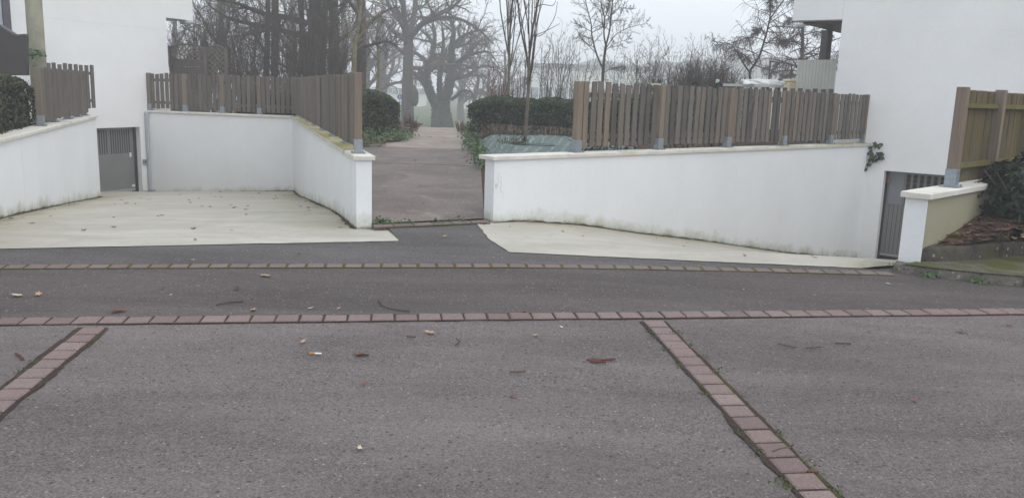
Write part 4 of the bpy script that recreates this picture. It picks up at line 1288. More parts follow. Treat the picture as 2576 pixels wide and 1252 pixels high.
# torn flap beside the nearer tree
c = atz(1320, 362, .75)
V = []; nu, nv_ = 12, 6
for i in range(nu + 1):
    for j in range(nv_ + 1):
        x = -.10 + .62 * i / nu; k = j / nv_
        hgt = .12 * math.sin(math.pi * min(1, max(0, (i / nu - .1) / .9))) * (1 + .25 * math.sin(i * 1.9))
        V.append((c.x + x, c.y - .10 + .30 * k + .03 * math.sin(i * 1.3), .765 + hgt * (1 - (1 - k) ** 2)))
F = [(i * (nv_ + 1) + j, (i + 1) * (nv_ + 1) + j, (i + 1) * (nv_ + 1) + j + 1, i * (nv_ + 1) + j + 1) for i in range(nu) for j in range(nv_)]
o = mesh('torn_flap', V, F, MAT['tarp'], sh, True)
V2 = [(x, y + .006, z - .006) for x, y, z in V]
mesh('torn_flap_underside', V2, [f[::-1] for f in F], MAT['darkgap'], sh, True)
cs = [(c.x - .35, c.y - .02, .76), (c.x - .15, c.y, .76), (c.x - .05, c.y - .05, .76)]
clump('dry_weed', cs, 'dry brown weeds at the foot of the nearer young tree', .05, 'hedge2', 'weed', 120, 44, .05, 1.2, True)

# ------------------------------------------------------------------ trees without leaves
def rdir(rg): 
    while True:
        x, y, z = rg.uniform(-1, 1), rg.uniform(-1, 1), rg.uniform(-1, 1)
        l = x * x + y * y + z * z
        if .01 < l < 1: l = l ** .5; return (x / l, y / l, z / l)
def nrm(x, y, z):
    l = (x * x + y * y + z * z) ** .5 or 1
    return (x / l, y / l, z / l)

def grow(out, P, D, L, r, lvl, cfg, rg):
    """a branch and all that grows from it; out[lvl] collects (points, radii)"""
    n = cfg['seg'][lvl]; st = L / n
    wig = cfg['wig'][lvl]; up = cfg['up'][lvl]
    pts = [P]; rad = [r]; x, y, z = P; dx, dy, dz = D; dirs = [D]
    tip = cfg.get('tip', .3)
    for i in range(n):
        a, b, c = rdir(rg)
        dx, dy, dz = nrm(dx + a * wig, dy + b * wig, dz + c * wig + up)
        x += dx * st; y += dy * st; z += dz * st
        pts.append((x, y, z)); rad.append(r * (1 - (1 - tip) * (i + 1) / n)); dirs.append((dx, dy, dz))
    out.append((lvl, pts, rad))
    if lvl + 1 >= cfg['levels']: return
    shoot(out, pts, rad, L, lvl, cfg, rg)

def shoot(out, pts, rad, L, lvl, cfg, rg, t0=None):
    n = len(pts) - 1
    k = cfg['kids'][lvl]; k = int(k) + (1 if rg.random() < k % 1 else 0)
    t0 = cfg['t0'][lvl] if t0 is None else t0
    for i in range(k):
        t = t0 + (1 - t0) * (i + rg.random()) / k
        f = t * n; j = min(int(f), n - 1); f -= j
        p0, p1 = pts[j], pts[j + 1]
        P = (p0[0] + (p1[0] - p0[0]) * f, p0[1] + (p1[1] - p0[1]) * f, p0[2] + (p1[2] - p0[2]) * f)
        D = nrm(p1[0] - p0[0], p1[1] - p0[1], p1[2] - p0[2])
        a = rdir(rg); dt = a[0] * D[0] + a[1] * D[1] + a[2] * D[2]
        q = nrm(a[0] - dt * D[0], a[1] - dt * D[1], a[2] - dt * D[2])
        an = math.radians(rg.uniform(*cfg['ang'][lvl])); ca, sa = math.cos(an), math.sin(an)
        D2 = (D[0] * ca + q[0] * sa, D[1] * ca + q[1] * sa, D[2] * ca + q[2] * sa)
        l2 = L * cfg['lr'][lvl] * rg.uniform(.6, 1.15) * (1.15 - .6 * t)
        r2 = max(cfg['rmin'], (rad[j] + (rad[j + 1] - rad[j]) * f) * cfg['rr'][lvl])
        grow(out, P, D2, l2, r2, lvl + 1, cfg, rg)

def tubes_np(polys, k):
    """all polylines of equal length at once"""
    P = np.array([p for p, r in polys]); R = np.array([r for p, r in polys])
    m, n, _ = P.shape
    T = np.empty_like(P); T[:, 1:-1] = P[:, 2:] - P[:, :-2]; T[:, 0] = P[:, 1] - P[:, 0]; T[:, -1] = P[:, -1] - P[:, -2]
    T /= np.linalg.norm(T, axis=2)[..., None] + 1e-9
    ref = np.where(np.abs(T[:, :1, 2:3]) < .85, np.array([[[0, 0, 1.]]]), np.array([[[1., 0, 0]]]))
    E = np.cross(T, np.broadcast_to(ref, T.shape)); E /= np.linalg.norm(E, axis=2)[..., None] + 1e-9
    G = np.cross(T, E)
    an = np.arange(k) * 2 * np.pi / k
    V = P[:, :, None] + (E[:, :, None] * np.cos(an)[None, None, :, None] + G[:, :, None] * np.sin(an)[None, None, :, None]) * R[:, :, None, None]
    idx = np.arange(m * n * k).reshape(m, n, k)
    nxt = np.roll(idx, -1, axis=2)
    F = np.stack([idx[:, :-1], nxt[:, :-1], nxt[:, 1:], idx[:, 1:]], -1).reshape(-1, 4)
    return V.reshape(-1, 3), F

TRI = [0]
def tree_obj(name, base, out, label, cat, mats, sides=(10, 6, 4, 3, 3), split=1, group=None):
    root = empty(name, base); tag(root, label, cat, group)
    parts = {}
    for lvl, p, r in out:
        parts.setdefault(('trunk' if lvl < split else 'crown', len(p), sides[min(lvl, len(sides) - 1)]), []).append((p, r))
    acc = {}
    for (nm, n, k), pl in parts.items():
        V, F = tubes_np(pl, k)
        a = acc.setdefault(nm, [[], [], 0])
        a[0].append(V); a[1].append(F + a[2]); a[2] += len(V)
    for nm, (V, F, _) in acc.items():
        V = np.concatenate(V) - np.array(base)[None]; F = np.concatenate(F); TRI[0] += 2 * len(F)
        npmesh(nm, V, F, mats[0] if nm == 'trunk' else mats[1], root, True)
    return root

def limb3(pts, Y, dY=0.0, r0=.1, r1=.03, n=None, rg=None):
    """pixel polyline at depth Y (drifting by dY) to a wavy limb"""
    P = [at(x, y, Y + dY * i / (len(pts) - 1)) for i, (x, y) in enumerate(pts)]
    if n is None: n = max(4, len(P) * 2)
    out = []
    for i in range(n + 1):
        f = i / n * (len(P) - 1); j = min(int(f), len(P) - 2); t_ = f - j
        p0 = P[max(j - 1, 0)]; p1 = P[j]; p2 = P[j + 1]; p3 = P[min(j + 2, len(P) - 1)]
        q = .5 * ((2 * p1) + (p2 - p0) * t_ + (2 * p0 - 5 * p1 + 4 * p2 - p3) * t_ ** 2 + (3 * p1 - p0 - 3 * p2 + p3) * t_ ** 3)
        out.append(tuple(q))
    return out, [r0 + (r1 - r0) * i / n for i in range(n + 1)]

def length(p): return sum(math.dist(p[i], p[i + 1]) for i in range(len(p) - 1))

OAK = dict(levels=5, seg=[6, 6, 5, 4, 3], wig=[.15, .30, .36, .4, .45], up=[.05, .02, .03, .03, .02], kids=[7, 7, 6, 4, 0], t0=[.3, .2, .15, .15, .1], ang=[(35, 70), (35, 75), (30, 75), (30, 70), (30, 60)], lr=[.55, .50, .5, .5, .5], rr=[.5, .48, .5, .55, .6], rmin=.007, tip=.3)
def skeleton_tree(name, base, limbs, cfg, label, mats, seed, group=None, limb_lvl=1, cat='tree', split=2, sides=(12, 7, 5, 4, 3), kids=None, rs=1.0):
    """limbs: (pixels, Y, dY, r0, r1, sprout?)"""
    rg = random.Random(seed); out = []
    for i, (px, Y, dY, ra, rb, spr) in enumerate(limbs):
        p, r = limb3(px, Y, dY * rs, ra * rs, rb * rs)
        lvl = 0 if i == 0 else limb_lvl
        out.append((lvl, p, r))
        if spr:
            c2 = dict(cfg)
            if kids: c2['kids'] = kids
            c2['rmin'] = cfg['rmin'] * rs
            shoot(out, p, r, length(p), limb_lvl if spr is True else spr, c2, rg, .25)
    return tree_obj(name, base, out, label, cat, mats, sides, split, group)

# --- tall tree left of the path's end (F)
Y = 54
skeleton_tree('park_tree', tuple(at(1026, 320, Y)), [
    ([(1026, 330), (1025, 260), (1026, 180), (1028, 95)], Y, 0, .27, .17, False),
    ([(1028, 100), (1018, 55), (1012, -30), (1005, -140)], Y, -1, .15, .05, True),
    ([(1028, 95), (1040, 50), (1046, -20), (1052, -150)], Y, 1.5, .14, .05, True),
    ([(1029, 100), (1060, 62), (1095, 40), (1140, 18), (1185, -30)], Y, -2, .13, .04, True),
    ([(1027, 105), (990, 80), (962, 50), (930, 40), (890, 10)], Y, 2, .12, .04, True),
    ([(1060, 62), (1110, 45), (1160, 50), (1205, 75), (1240, 110)], Y, -3, .09, .025, True),
    ([(1022, 140), (985, 110), (955, 102), (925, 118)], Y, 2, .08, .03, True),
    ([(1030, 170), (1060, 172), (1100, 165), (1160, 163), (1190, 175)], Y, 3, .09, .03, True),
    ([(1026, 120), (1010, 60), (970, 0), (940, -80)], Y, 3, .10, .03, True),
    ([(1012, 0), (1060, -40), (1120, -90)], Y, 2, .08, .03, True)],
    OAK, 'tall bare tree left of the path end with a burl on its trunk', (MAT['bark'], MAT['twig']), 11, kids=[6, 11, 9, 5, 0], rs=1.66)
# the burl is part of that tree
pt = bpy.data.objects['park_tree']
m_ = MB(); c = at(1041, 244, Y - .2) - pt.location
for i in range(1):
    bm = bmesh.new(); bmesh.ops.create_icosphere(bm, subdivisions=2, radius=.40)
    for v_ in bm.verts: v_.co = Vector((v_.co.x * .8, v_.co.y, v_.co.z * 1.7)) * (1 + .18 * math.sin(v_.co.z * 19) * math.cos(v_.co.x * 15)) + c
    me = bpy.data.meshes.new('burl'); bm.to_mesh(me); bm.free(); me.materials.append(MAT['bark']); link(bpy.data.objects.new('burl', me), pt)

# --- the old ivy-grown tree beyond the crest (G)
Y = 62
skeleton_tree('old_tree', tuple(at(1113, 340, Y)), [
    ([(1113, 345), (1112, 315), (1110, 285), (1108, 255)], Y, 0, .60, .36, False),
    ([(1100, 270), (1082, 235), (1071, 195), (1085, 150), (1094, 95), (1088, 60)], Y, 1, .25, .06, True),
    ([(1116, 262), (1128, 220), (1137, 180), (1136, 120), (1142, 75), (1130, 45)], Y, -1, .26, .06, True),
    ([(1108, 262), (1106, 210), (1108, 160), (1116, 110), (1112, 65)], Y, 0.5, .15, .05, True),
    ([(1078, 225), (1060, 205), (1043, 190), (1020, 178)], Y, -1.5, .10, .03, True),
    ([(1136, 250), (1150, 240), (1165, 228), (1185, 232), (1192, 245)], Y, -1, .09, .03, True),
    ([(1136, 180), (1165, 150), (1195, 118), (1215, 95)], Y, 1, .14, .03, True),
    ([(1137, 120), (1160, 95), (1190, 80), (1225, 75)], Y, -1, .11, .03, True),
    ([(1080, 165), (1055, 140), (1035, 130), (1010, 135)], Y, 1, .12, .03, True),
    ([(1140, 200), (1175, 190), (1205, 170), (1235, 165)], Y, 2, .11, .03, True),
    ([(1090, 110), (1070, 85), (1050, 70)], Y, 2, .09, .03, True),
    ([(1138, 165), (1180, 140), (1225, 130), (1245, 150)], Y, -2, .10, .025, True)],
    OAK, 'massive forked old tree with ivy on its trunk beyond the path crest', (MAT['bark_ivy'], MAT['twig']), 12, kids=[6, 11, 9, 5, 0], rs=1.62)

ot = bpy.data.objects['old_tree']; PP = []; NN = []
rv = random.Random(5)
for px, rr0, rr1, k in (([(1113, 335), (1112, 315), (1110, 285), (1108, 255)], .49, .36, 1100), ([(1100, 270), (1082, 235), (1071, 195), (1080, 160)], .25, .17, 600), ([(1116, 262), (1128, 220), (1137, 180), (1136, 140)], .26, .18, 600), ([(1108, 262), (1106, 210), (1108, 170)], .15, .11, 200)):
    p, r = limb3(px, 62, 0, rr0 * 1.62, rr1 * 1.62)
    for i in range(k):
        f = rv.random() * (len(p) - 1); j = int(f); f -= j; a = rv.uniform(0, 6.28)
        q = Vector(p[j]).lerp(Vector(p[j + 1]), f); n_ = Vector((math.cos(a), math.sin(a), .2))
        if n_.y > .5: continue
        PP.append(tuple(q + n_ * (r[j] * rv.uniform(.9, 1.1)) - ot.location)); NN.append(tuple(n_))
V, F = leaves_np(np.array(PP), np.array(NN), .20, .3, .7, 9, .5)
tag(npmesh('ivy', V, F, MAT['hedge2'], ot), kind='stuff')

# --- trunks in the thicket on the left
def left_trunk(px0, px1, Y, r0_, r1_, label, mats, seed, limbs=(), kids=None, fork=True):
    L_ = [([px0, ((px0[0] + px1[0]) / 2 + 3, (px0[1] + px1[1]) / 2), px1], Y, 0, r0_, r1_, 1)]
    for l_ in limbs: L_.append((l_[0], Y, l_[1], l_[2], l_[3], True))
    p, r = limb3(L_[0][0], Y, 0, r0_, r1_)
    return skeleton_tree('park_tree', tuple(at(px0[0], px0[1], Y)), [(L_[0][0], Y, 0, r0_, r1_, False)] + L_[1:], OAK, label, mats, seed, kids=kids or [9, 9, 7, 4, 0])
left_trunk((787, 330), (792, -160), 27, .27, .18, 'thick dark ivy-grown trunk in the thicket behind the left fence', (MAT['bark_ivy'], MAT['twig']), 21,
           [([(770, 60), (720, 45), (660, 35), (600, 10), (545, 0)], -2, .12, .03), ([(775, 95), (700, 75), (640, 62), (585, 50), (540, 25), (520, 5)], 1, .10, .025), ([(792, 20), (770, -60), (700, -140)], 2, .15, .05), ([(795, 90), (812, 40), (845, -30), (870, -120)], 0, .14, .05), ([(780, 330), (772, 200), (762, 90), (752, -60)], .6, .16, .08), ([(796, 330), (806, 210), (815, 90), (822, -60)], -.4, .17, .08)])
left_trunk((838, 330), (836, -160), 28, .19, .13, 'straight dark trunk beside the thick ivy-grown one', (MAT['bark_ivy'], MAT['twig']), 22,
           [([(836, 60), (860, 20), (900, -40)], 1, .08, .03), ([(837, 110), (815, 60), (790, 10)], 1, .06, .02)])
left_trunk((907, 330), (905, -160), 29, .19, .14, 'grey trunk just behind the end post of the edge-on fence', (MAT['bark'], MAT['twig']), 23,
           [([(906, 90), (945, 45), (985, 20)], 1, .07, .03), ([(906, 120), (940, 112), (975, 105), (1000, 118)], -1, .06, .02), ([(905, 40), (870, -10), (850, -80)], 1, .08, .03)])
left_trunk((663, 330), (676, -120), 25, .11, .06, 'slim grey trunk leaning right behind the left fence', (MAT['bark'], MAT['twig']), 24,
           [([(668, 130), (640, 90), (615, 40)], 1, .05, .02)])
left_trunk((688, 330), (690, -160), 26, .13, .10, 'slim straight grey trunk behind the middle of the left fence', (MAT['bark'], MAT['twig']), 25,
           [([(689, 60), (660, 30), (620, 20), (580, 30)], 1, .05, .02), ([(690, 90), (720, 50), (745, 10)], 1, .05, .02)])

BUSH = dict(levels=4, seg=[7, 5, 4, 3], wig=[.10, .22, .3, .3], up=[.03, .05, .05, .04], kids=[9, 4, 2, 0], t0=[.25, .2, .2, .1], ang=[(15, 45), (20, 50), (25, 55), (25, 55)], lr=[.38, .5, .5, .5], rr=[.55, .6, .7, .7], rmin=.0045, tip=.3)
def shrub(px, Y, hpx, spread, stems, label, seed, mat='twig', r0_=.018, cfg=BUSH, lean=.25, name='bare_shrub', group=None, split=1, width=.35, kids=None):
    rg = random.Random(seed); out = []
    b = at(px, 300, Y); base = (b.x, b.y, zpark(b.x, Y) if Y > 22.5 else .68)
    top = at(px, hpx, Y).z
    c2 = dict(cfg)
    if kids: c2['kids'] = kids
    for i in range(stems):
        a = rg.uniform(0, 2 * math.pi); q = rg.uniform(.1, 1) 
        P = (base[0] + math.cos(a) * width * q * .6, base[1] + math.sin(a) * width * q * .6, base[2] - .1)
        D = nrm(math.cos(a) * spread * q, math.sin(a) * spread * q, 1)
        grow(out, P, D, (top - base[2]) * rg.uniform(.7, 1.08), r0_ * rg.uniform(.6, 1.3), 0, c2, rg)
    return tree_obj(name, base, out, label, 'shrub', (MAT['twig' if mat == 'twig' else mat], MAT[mat]), (5, 4, 3, 3), 1, group)

sh_left = [(470, 24, 30, .35, 16), (530, 23.5, 20, .3, 16), (590, 24.5, 0, .35, 18), (640, 23, 40, .3, 14), (735, 24, -20, .3, 18), (770, 23, 30, .22, 14), (850, 24, 0, .25, 16), (715, 25, 60, .4, 14), (620, 27, -30, .4, 16), (820, 25.5, -40, .25, 16), (500, 27, -40, .45, 16)]
shl = ['bare shrub nearest the left house, above the lattice panels', 'bare many-stemmed shrub just right of the lattice panels', 'tall bare shrub a little right of the lattice panels', 'bare shrub in front of the leaning slim trunk', 'tall dense bare shrub left of the thick ivy trunk', 'upright bare shrub in front of the thick ivy trunk', 'bare shrub in front of the straight dark trunk', 'spreading bare shrub between the slim and thick trunks', 'far bare shrub behind the left fence, left of the slim trunks', 'tall bare shrub behind the thick ivy trunk', 'far bare shrub beyond the lattice panels']
for i, (x, Y, h, s, k) in enumerate(sh_left):
    shrub(x, Y, h, s, k, shl[i], 50 + i, 'twig', .017)
# mossy pale young birch by the fence post
Y = 22.5
skeleton_tree('birch_tree', tuple(at(893, 300, Y)), [
    ([(886, 300), (891, 180), (893, 120), (905, 40), (911, -40)], Y, 0, .075, .03, True),
    ([(893, 135), (882, 95), (880, 60), (872, 10)], Y, .5, .03, .01, True),
    ([(899, 110), (915, 75), (930, 45), (940, 0)], Y, -.4, .03, .01, True),
    ([(904, 40), (893, 5), (885, -40)], Y, 0, .022, .01, True),
    ([(896, 125), (925, 100), (945, 85)], Y, .4, .018, .007, True)],
    dict(OAK, levels=4, rmin=.005), 'slender mossy birch just behind the end post of the edge-on fence', (MAT['bark_moss'], MAT['twig_pale']), 31, kids=[5, 6, 4, 0, 0])
Y = 30
skeleton_tree('birch_tree', tuple(at(951, 300, Y)), [
    ([(948, 300), (951, 210), (953, 150), (949, 90), (952, 30)], Y, 0, .075, .03, True),
    ([(951, 200), (935, 178), (920, 165)], Y, .4, .03, .01, True), ([(952, 180), (975, 165), (990, 150)], Y, .4, .03, .01, True)],
    dict(OAK, levels=4, rmin=.006), 'pale slim birch in the gap above the left hedge', (MAT['bark_moss'], MAT['twig']), 32, kids=[5, 6, 4, 0, 0])
# distant trees fading in the fog
def far_tree(px, Y, top, label, seed, r=.25, spread=1.0, mats=None, base_y=262, kids=(5, 5, 4, 0, 0), name='distant_tree', g='trees fading in the fog'):
    rg = random.Random(seed); Y *= 1.6; r *= 1.6
    b = at(px, base_y, Y); b.z = zpark(b.x, Y) - .1
    H = at(px, top, Y).z - b.z
    out = []
    tr = [(b.x, b.y, b.z), (b.x + rg.uniform(-.1, .1), b.y, b.z + H * .15), (b.x + rg.uniform(-.2, .2), b.y, b.z + H * .3), (b.x + rg.uniform(-.3, .3), b.y, b.z + H * .5), (b.x, b.y, b.z + H * .75)]
    rd_ = [r, r * .85, r * .7, r * .5, r * .25]
    out.append((0, tr, rd_))
    cfg = dict(OAK, levels=4, rmin=.019, up=[.06, .03, .03, .02, .02], kids=list(kids), ang=[(30, 65)] * 5)
    c3 = dict(cfg); c3['kids'] = [10, 6, 5, 0, 0]; c3['lr'] = [.5 * spread, .5, .5, .5, .5]
    shoot(out, tr, rd_, H, 0, c3, rg, .28)
    return tree_obj(name, tuple(b), out, label, 'tree', mats or (MAT['bark'], MAT['twig']), (8, 5, 3, 3), 1, g)
far_tree(918, 44, -60, 'foggy trunk seen between the grey trunk and the pale slim birch', 61, .35)
far_tree(962, 50, -30, 'faint tree in the fog left of the tall burl tree', 62, .3)
far_tree(1195, 46, 90, 'small foggy tree just right of the old ivy tree', 63, .16, 1.3)
far_tree(1228, 42, 120, 'low reddish-twigged tree above the left end of the long hedge', 64, .12, 1.3, (MAT['bark'], MAT['twig_red']))
far_tree(1265, 52, 60, 'faint rounded tree behind the farther young tree', 65, .2, 1.2)
far_tree(1160, 62, 60, 'distant faint tree behind the old ivy tree', 66, .3, 1.2)
far_tree(860, 46, -160, 'tall faint tree deep in the left thicket', 67, .35)
far_tree(560, 40, -120, 'large faint tree beyond the lattice panels', 68, .35, 1.2)
far_tree(450, 42, -60, 'faint tree beside the left house overhang', 69, .3, 1.2)
far_tree(740, 44, -140, 'large faint tree behind the slim trunks', 70, .35, 1.2)
for i, (x, h, lab) in enumerate([(1255, 150, 'bare reddish shrub behind the farther young tree'), (1300, 130, 'bare shrub between the two young trees'), (1365, 85, 'tall wispy shrub right of the nearer young tree'), (1410, 75, 'tallest wispy shrub behind the long hedge'), (1440, 130, 'wispy shrub at the near end of the long picket fence')]):
    shrub(x, 21.5 + .5 * i, h, .22, 11, lab, 80 + i, 'twig_red' if i == 0 else 'twig', .014, lean=.2, kids=[5, 2.5, 1, 0])

# --- two young columnar trees on the membrane
COL = dict(levels=3, seg=[8, 6, 4], wig=[.06, .10, .2], up=[.06, .06, .08], kids=[6, 3.5, 0], t0=[.1, .2, .1], ang=[(8, 20), (12, 35), (20, 40)], lr=[.5, .35, .4], rr=[.6, .55, .6], rmin=.004, tip=.35)
for (bx_, by_, z_, tx, ty, Yv, lab, sd, r_) in ((1273, 328, .75, 1281, 118, 18.4, 'farther young tree with upright branches on the membrane', 91, .033), (1320, 362, .75, 1331, 150, 13.9, 'nearer young tree with upright branches on the membrane', 92, .029)):
    rg = random.Random(sd); out = []
    b = at(bx_, by_, Yv); f_ = at(tx, ty, Yv)
    p, r = limb3([(bx_, by_), ((bx_ + tx) / 2 + 2, (by_ + ty) / 2), (tx, ty)], Yv, 0, r_, r_ * .82)
    out.append((0, p, r))
    for i in range(6):
        a = i * 2.4 + rg.random(); D = nrm(math.cos(a) * .24, math.sin(a) * .24, 1)
        s_ = p[-1 - (i % 3)]
        grow(out, s_, D, rg.uniform(1.5, 2.3) * Yv / 14, r_ * rg.uniform(.42, .6), 1, COL, rg) if i else grow(out, p[-1], (.03, 0, 1), 2.6 * Yv / 14, r_ * .72, 1, COL, rg)
        for j in range(1):
            D = nrm(math.cos(a + j) * .12, math.sin(a + j) * .12, 1)
            grow(out, tuple(np.array(p[-1]) + np.array([math.cos(a) * .03, math.sin(a) * .03, rg.uniform(.1, .5)])), D, rg.uniform(1.0, 1.7) * Yv / 14, r_ * .25, 1, COL, rg)
    if sd == 92:
        for w_ in ([(1336, 90), (1365, 88), (1395, 45), (1402, 5)], [(1338, 92), (1370, 80), (1408, 60)], [(1345, 20), (1365, 12), (1390, 15), (1398, 2)]):
            q, r = limb3(w_, Yv, .2, .008, .004); out.append((1, q, r))
    tree_obj('young_tree', (p[0][0], p[0][1], .74), out, lab, 'tree', (MAT['bark_young'], MAT['twig']), (8, 5, 3), 1)

# --- tree behind the near end of the long fence (I)
Y = 21.5
SPUR = dict(levels=4, seg=[6, 6, 4, 3], wig=[.15, .2, .28, .3], up=[.05, .05, .10, .16], kids=[8, 9, 4, 0], t0=[.2, .15, .15, .1], ang=[(35, 65), (40, 75), (35, 75), (30, 60)], lr=[.5, .42, .35, .4], rr=[.5, .5, .6, .7], rmin=.006, tip=.3)
skeleton_tree('garden_tree', tuple(at(1516, 300, Y)), [
    ([(1517, 330), (1516, 250), (1516, 205), (1518, 165), (1524, 115)], Y, 0, .062, .042, False),
    ([(1515, 170), (1500, 135), (1489, 90), (1487, 60), (1478, 25), (1470, -10)], Y, .5, .034, .012, True),
    ([(1524, 115), (1519, 85), (1521, 45), (1512, 10), (1514, -40)], Y, -.4, .032, .012, True),
    ([(1524, 115), (1533, 80), (1538, 35), (1541, 0), (1544, -50)], Y, .3, .034, .015, True),
    ([(1521, 45), (1530, 25), (1532, 0)], Y, 0, .02, .01, True),
    ([(1526, 120), (1545, 92), (1570, 75), (1600, 65), (1630, 60)], Y, -.5, .018, .006, True),
    ([(1520, 130), (1548, 110), (1585, 98)], Y, .5, .014, .006, True),
    ([(1500, 135), (1475, 110), (1452, 92)], Y, .5, .014, .006, True),
    ([(1488, 80), (1465, 68), (1447, 60)], Y, .5, .014, .006, True),
    ([(1538, 40), (1560, 20), (1590, 25)], Y, .5, .014, .006, True),
    ([(1517, 185), (1545, 170), (1570, 185)], Y, .5, .012, .005, True)],
    SPUR, 'forked bare tree rising behind the near end of the long picket fence', (MAT['bark'], MAT['twig']), 95, kids=[0, 20, 10, 0], rs=.72)

# --- shrubs along the long fence and the dense round thicket
for i, (x, h, s, k, lab) in enumerate([(1575, 130, .35, 14, 'bare shrub right of the forked tree'), (1625, 105, .3, 16, 'bare shrub with long shoots above the bird feeder'), (1680, 110, .3, 16, 'bare shrub at the left side of the round thicket'), (1735, 120, .3, 14, 'bare shrub behind the middle of the round thicket'), (1790, 130, .3, 14, 'bare shrub at the right side of the round thicket'), (1840, 165, .3, 12, 'low bare shrub left of the leaning larch')]):
    shrub(x, 22.8 + .4 * (i % 2), h, s, k, lab, 110 + i, 'twig', .013, kids=[7, 3, 1.5, 0])
rg = random.Random(130); out = []
c = at(1765, 260, 21.5); cb = (c.x, c.y, .68); top = at(1765, 155, 21.5).z
for i in range(150):
    a = rg.uniform(0, 2 * math.pi); q = rg.random() ** .5
    P = (c.x + math.cos(a) * .78 * q, c.y + math.sin(a) * .6 * q, .9)
    grow(out, P, nrm(math.cos(a) * .35 * q, math.sin(a) * .35 * q, 1), (top - .9) * (1.02 - .35 * q * q) * rg.uniform(.85, 1.05), .008, 0, dict(BUSH, levels=3, kids=[12, 4, 0, 0], ang=[(25, 60)] * 4, lr=[.30, .5, .5, .5], rmin=.004), rg)
tree_obj('round_thicket', cb, out, 'dense rounded leafless thicket above the long picket fence', 'shrub', (MAT['twig'], MAT['twig']), (4, 3, 3), 1)

# --- leaning larch with hanging twigs (J) and its neighbour
Y = 24
DROOP = dict(levels=4, seg=[6, 6, 4, 4], wig=[.15, .22, .25, .2], up=[.0, -.02, -.10, -.30], kids=[10, 12, 6, 0], t0=[.15, .1, .1, .1], ang=[(40, 80), (40, 85), (50, 100), (40, 80)], lr=[.5, .34, .62, .5], rr=[.5, .5, .6, .7], rmin=.0075, tip=.3)
skeleton_tree('larch_tree', tuple(at(1889, 300, Y)), [
    ([(1890, 330), (1889, 215), (1886, 182), (1900, 160), (1913, 135), (1922, 105), (1930, 78), (1936, 52), (1950, 30), (1972, 0), (1990, -30)], Y, 0, .055, .018, True),
    ([(1886, 182), (1870, 160), (1854, 131), (1838, 112), (1815, 108), (1788, 103)], Y, -.5, .035, .008, True),
    ([(1936, 52), (1938, 25), (1940, 0), (1942, -40)], Y, .3, .03, .015, True),
    ([(1925, 103), (1900, 95), (1870, 98), (1845, 108)], Y, .5, .018, .006, True),
    ([(1900, 158), (1880, 150), (1862, 140)], Y, .5, .016, .006, True),
    ([(1932, 70), (1965, 95), (1985, 110)], Y, .5, .018, .006, True),
    ([(1928, 85), (1908, 72), (1895, 85)], Y, -.5, .014, .006, True)],
    DROOP, 'leaning larch with hanging twigs left of the right house', (MAT['bark'], MAT['twig_purple']), 97, kids=[0, 28, 13, 0], rs=.75)
Y = 28
skeleton_tree('larch_tree', tuple(at(2020, 300, Y)), [
    ([(2020, 330), (2018, 200), (2019, 100), (2020, 0), (2020, -60)], Y, 0, .10, .05, True),
    ([(2019, 150), (1985, 150), (1950, 165), (1925, 172)], Y, .5, .03, .008, True), ([(2019, 110), (1985, 100), (1960, 110)], Y, -.5, .03, .008, True),
    ([(2019, 140), (2055, 135), (2090, 150), (2115, 145)], Y, .5, .03, .008, True), ([(2019, 90), (2055, 80), (2095, 90)], Y, -.5, .03, .008, True), ([(2019, 180), (1970, 178), (1930, 188)], Y, 0, .03, .008, True),
    ([(2020, 60), (1990, 48), (1970, 60)], Y, 0, .03, .008, True), ([(2020, 170), (2060, 172), (2100, 180)], Y, 0, .03, .008, True), ([(2020, 185), (1990, 190), (1960, 200)], Y, 0, .03, .008, True)],
    DROOP, 'dense purplish larch seen under the right house overhang', (MAT['bark'], MAT['twig_purple']), 98, kids=[0, 26, 14, 0], rs=.75)
# --- low red-brown shrubs at the crest
for i, (x, Y, h, lab) in enumerate([(1030, 20.6, 290, 'low red-brown shrub left of the path crest'), (1042, 21.4, 305, 'small dark red shrub at the left corner of the path crest'), (1160, 21.2, 305, 'small dark red shrub at the right corner of the path crest')]):
    rg = random.Random(140 + i); out = []; b = at(x, 330, Y); b.z = zpath(0, Y) - .03; tp = at(x, h, Y).z
    for k in range(46):
        a = rg.uniform(0, 6.28); q = rg.random()
        grow(out, (b.x + .10 * q * math.cos(a), b.y + .12 * q * math.sin(a), b.z), nrm(math.cos(a) * .4 * q, math.sin(a) * .4 * q, 1), (tp - b.z) * rg.uniform(.7, 1.05), .004, 0, dict(BUSH, levels=2, kids=[6, 0, 0, 0], rmin=.003), rg)
    tree_obj('red_shrub', tuple(b), out, lab, 'shrub', (MAT['twig_red'], MAT['twig_red']), (3, 3), 1)
print('tree tris', TRI[0])

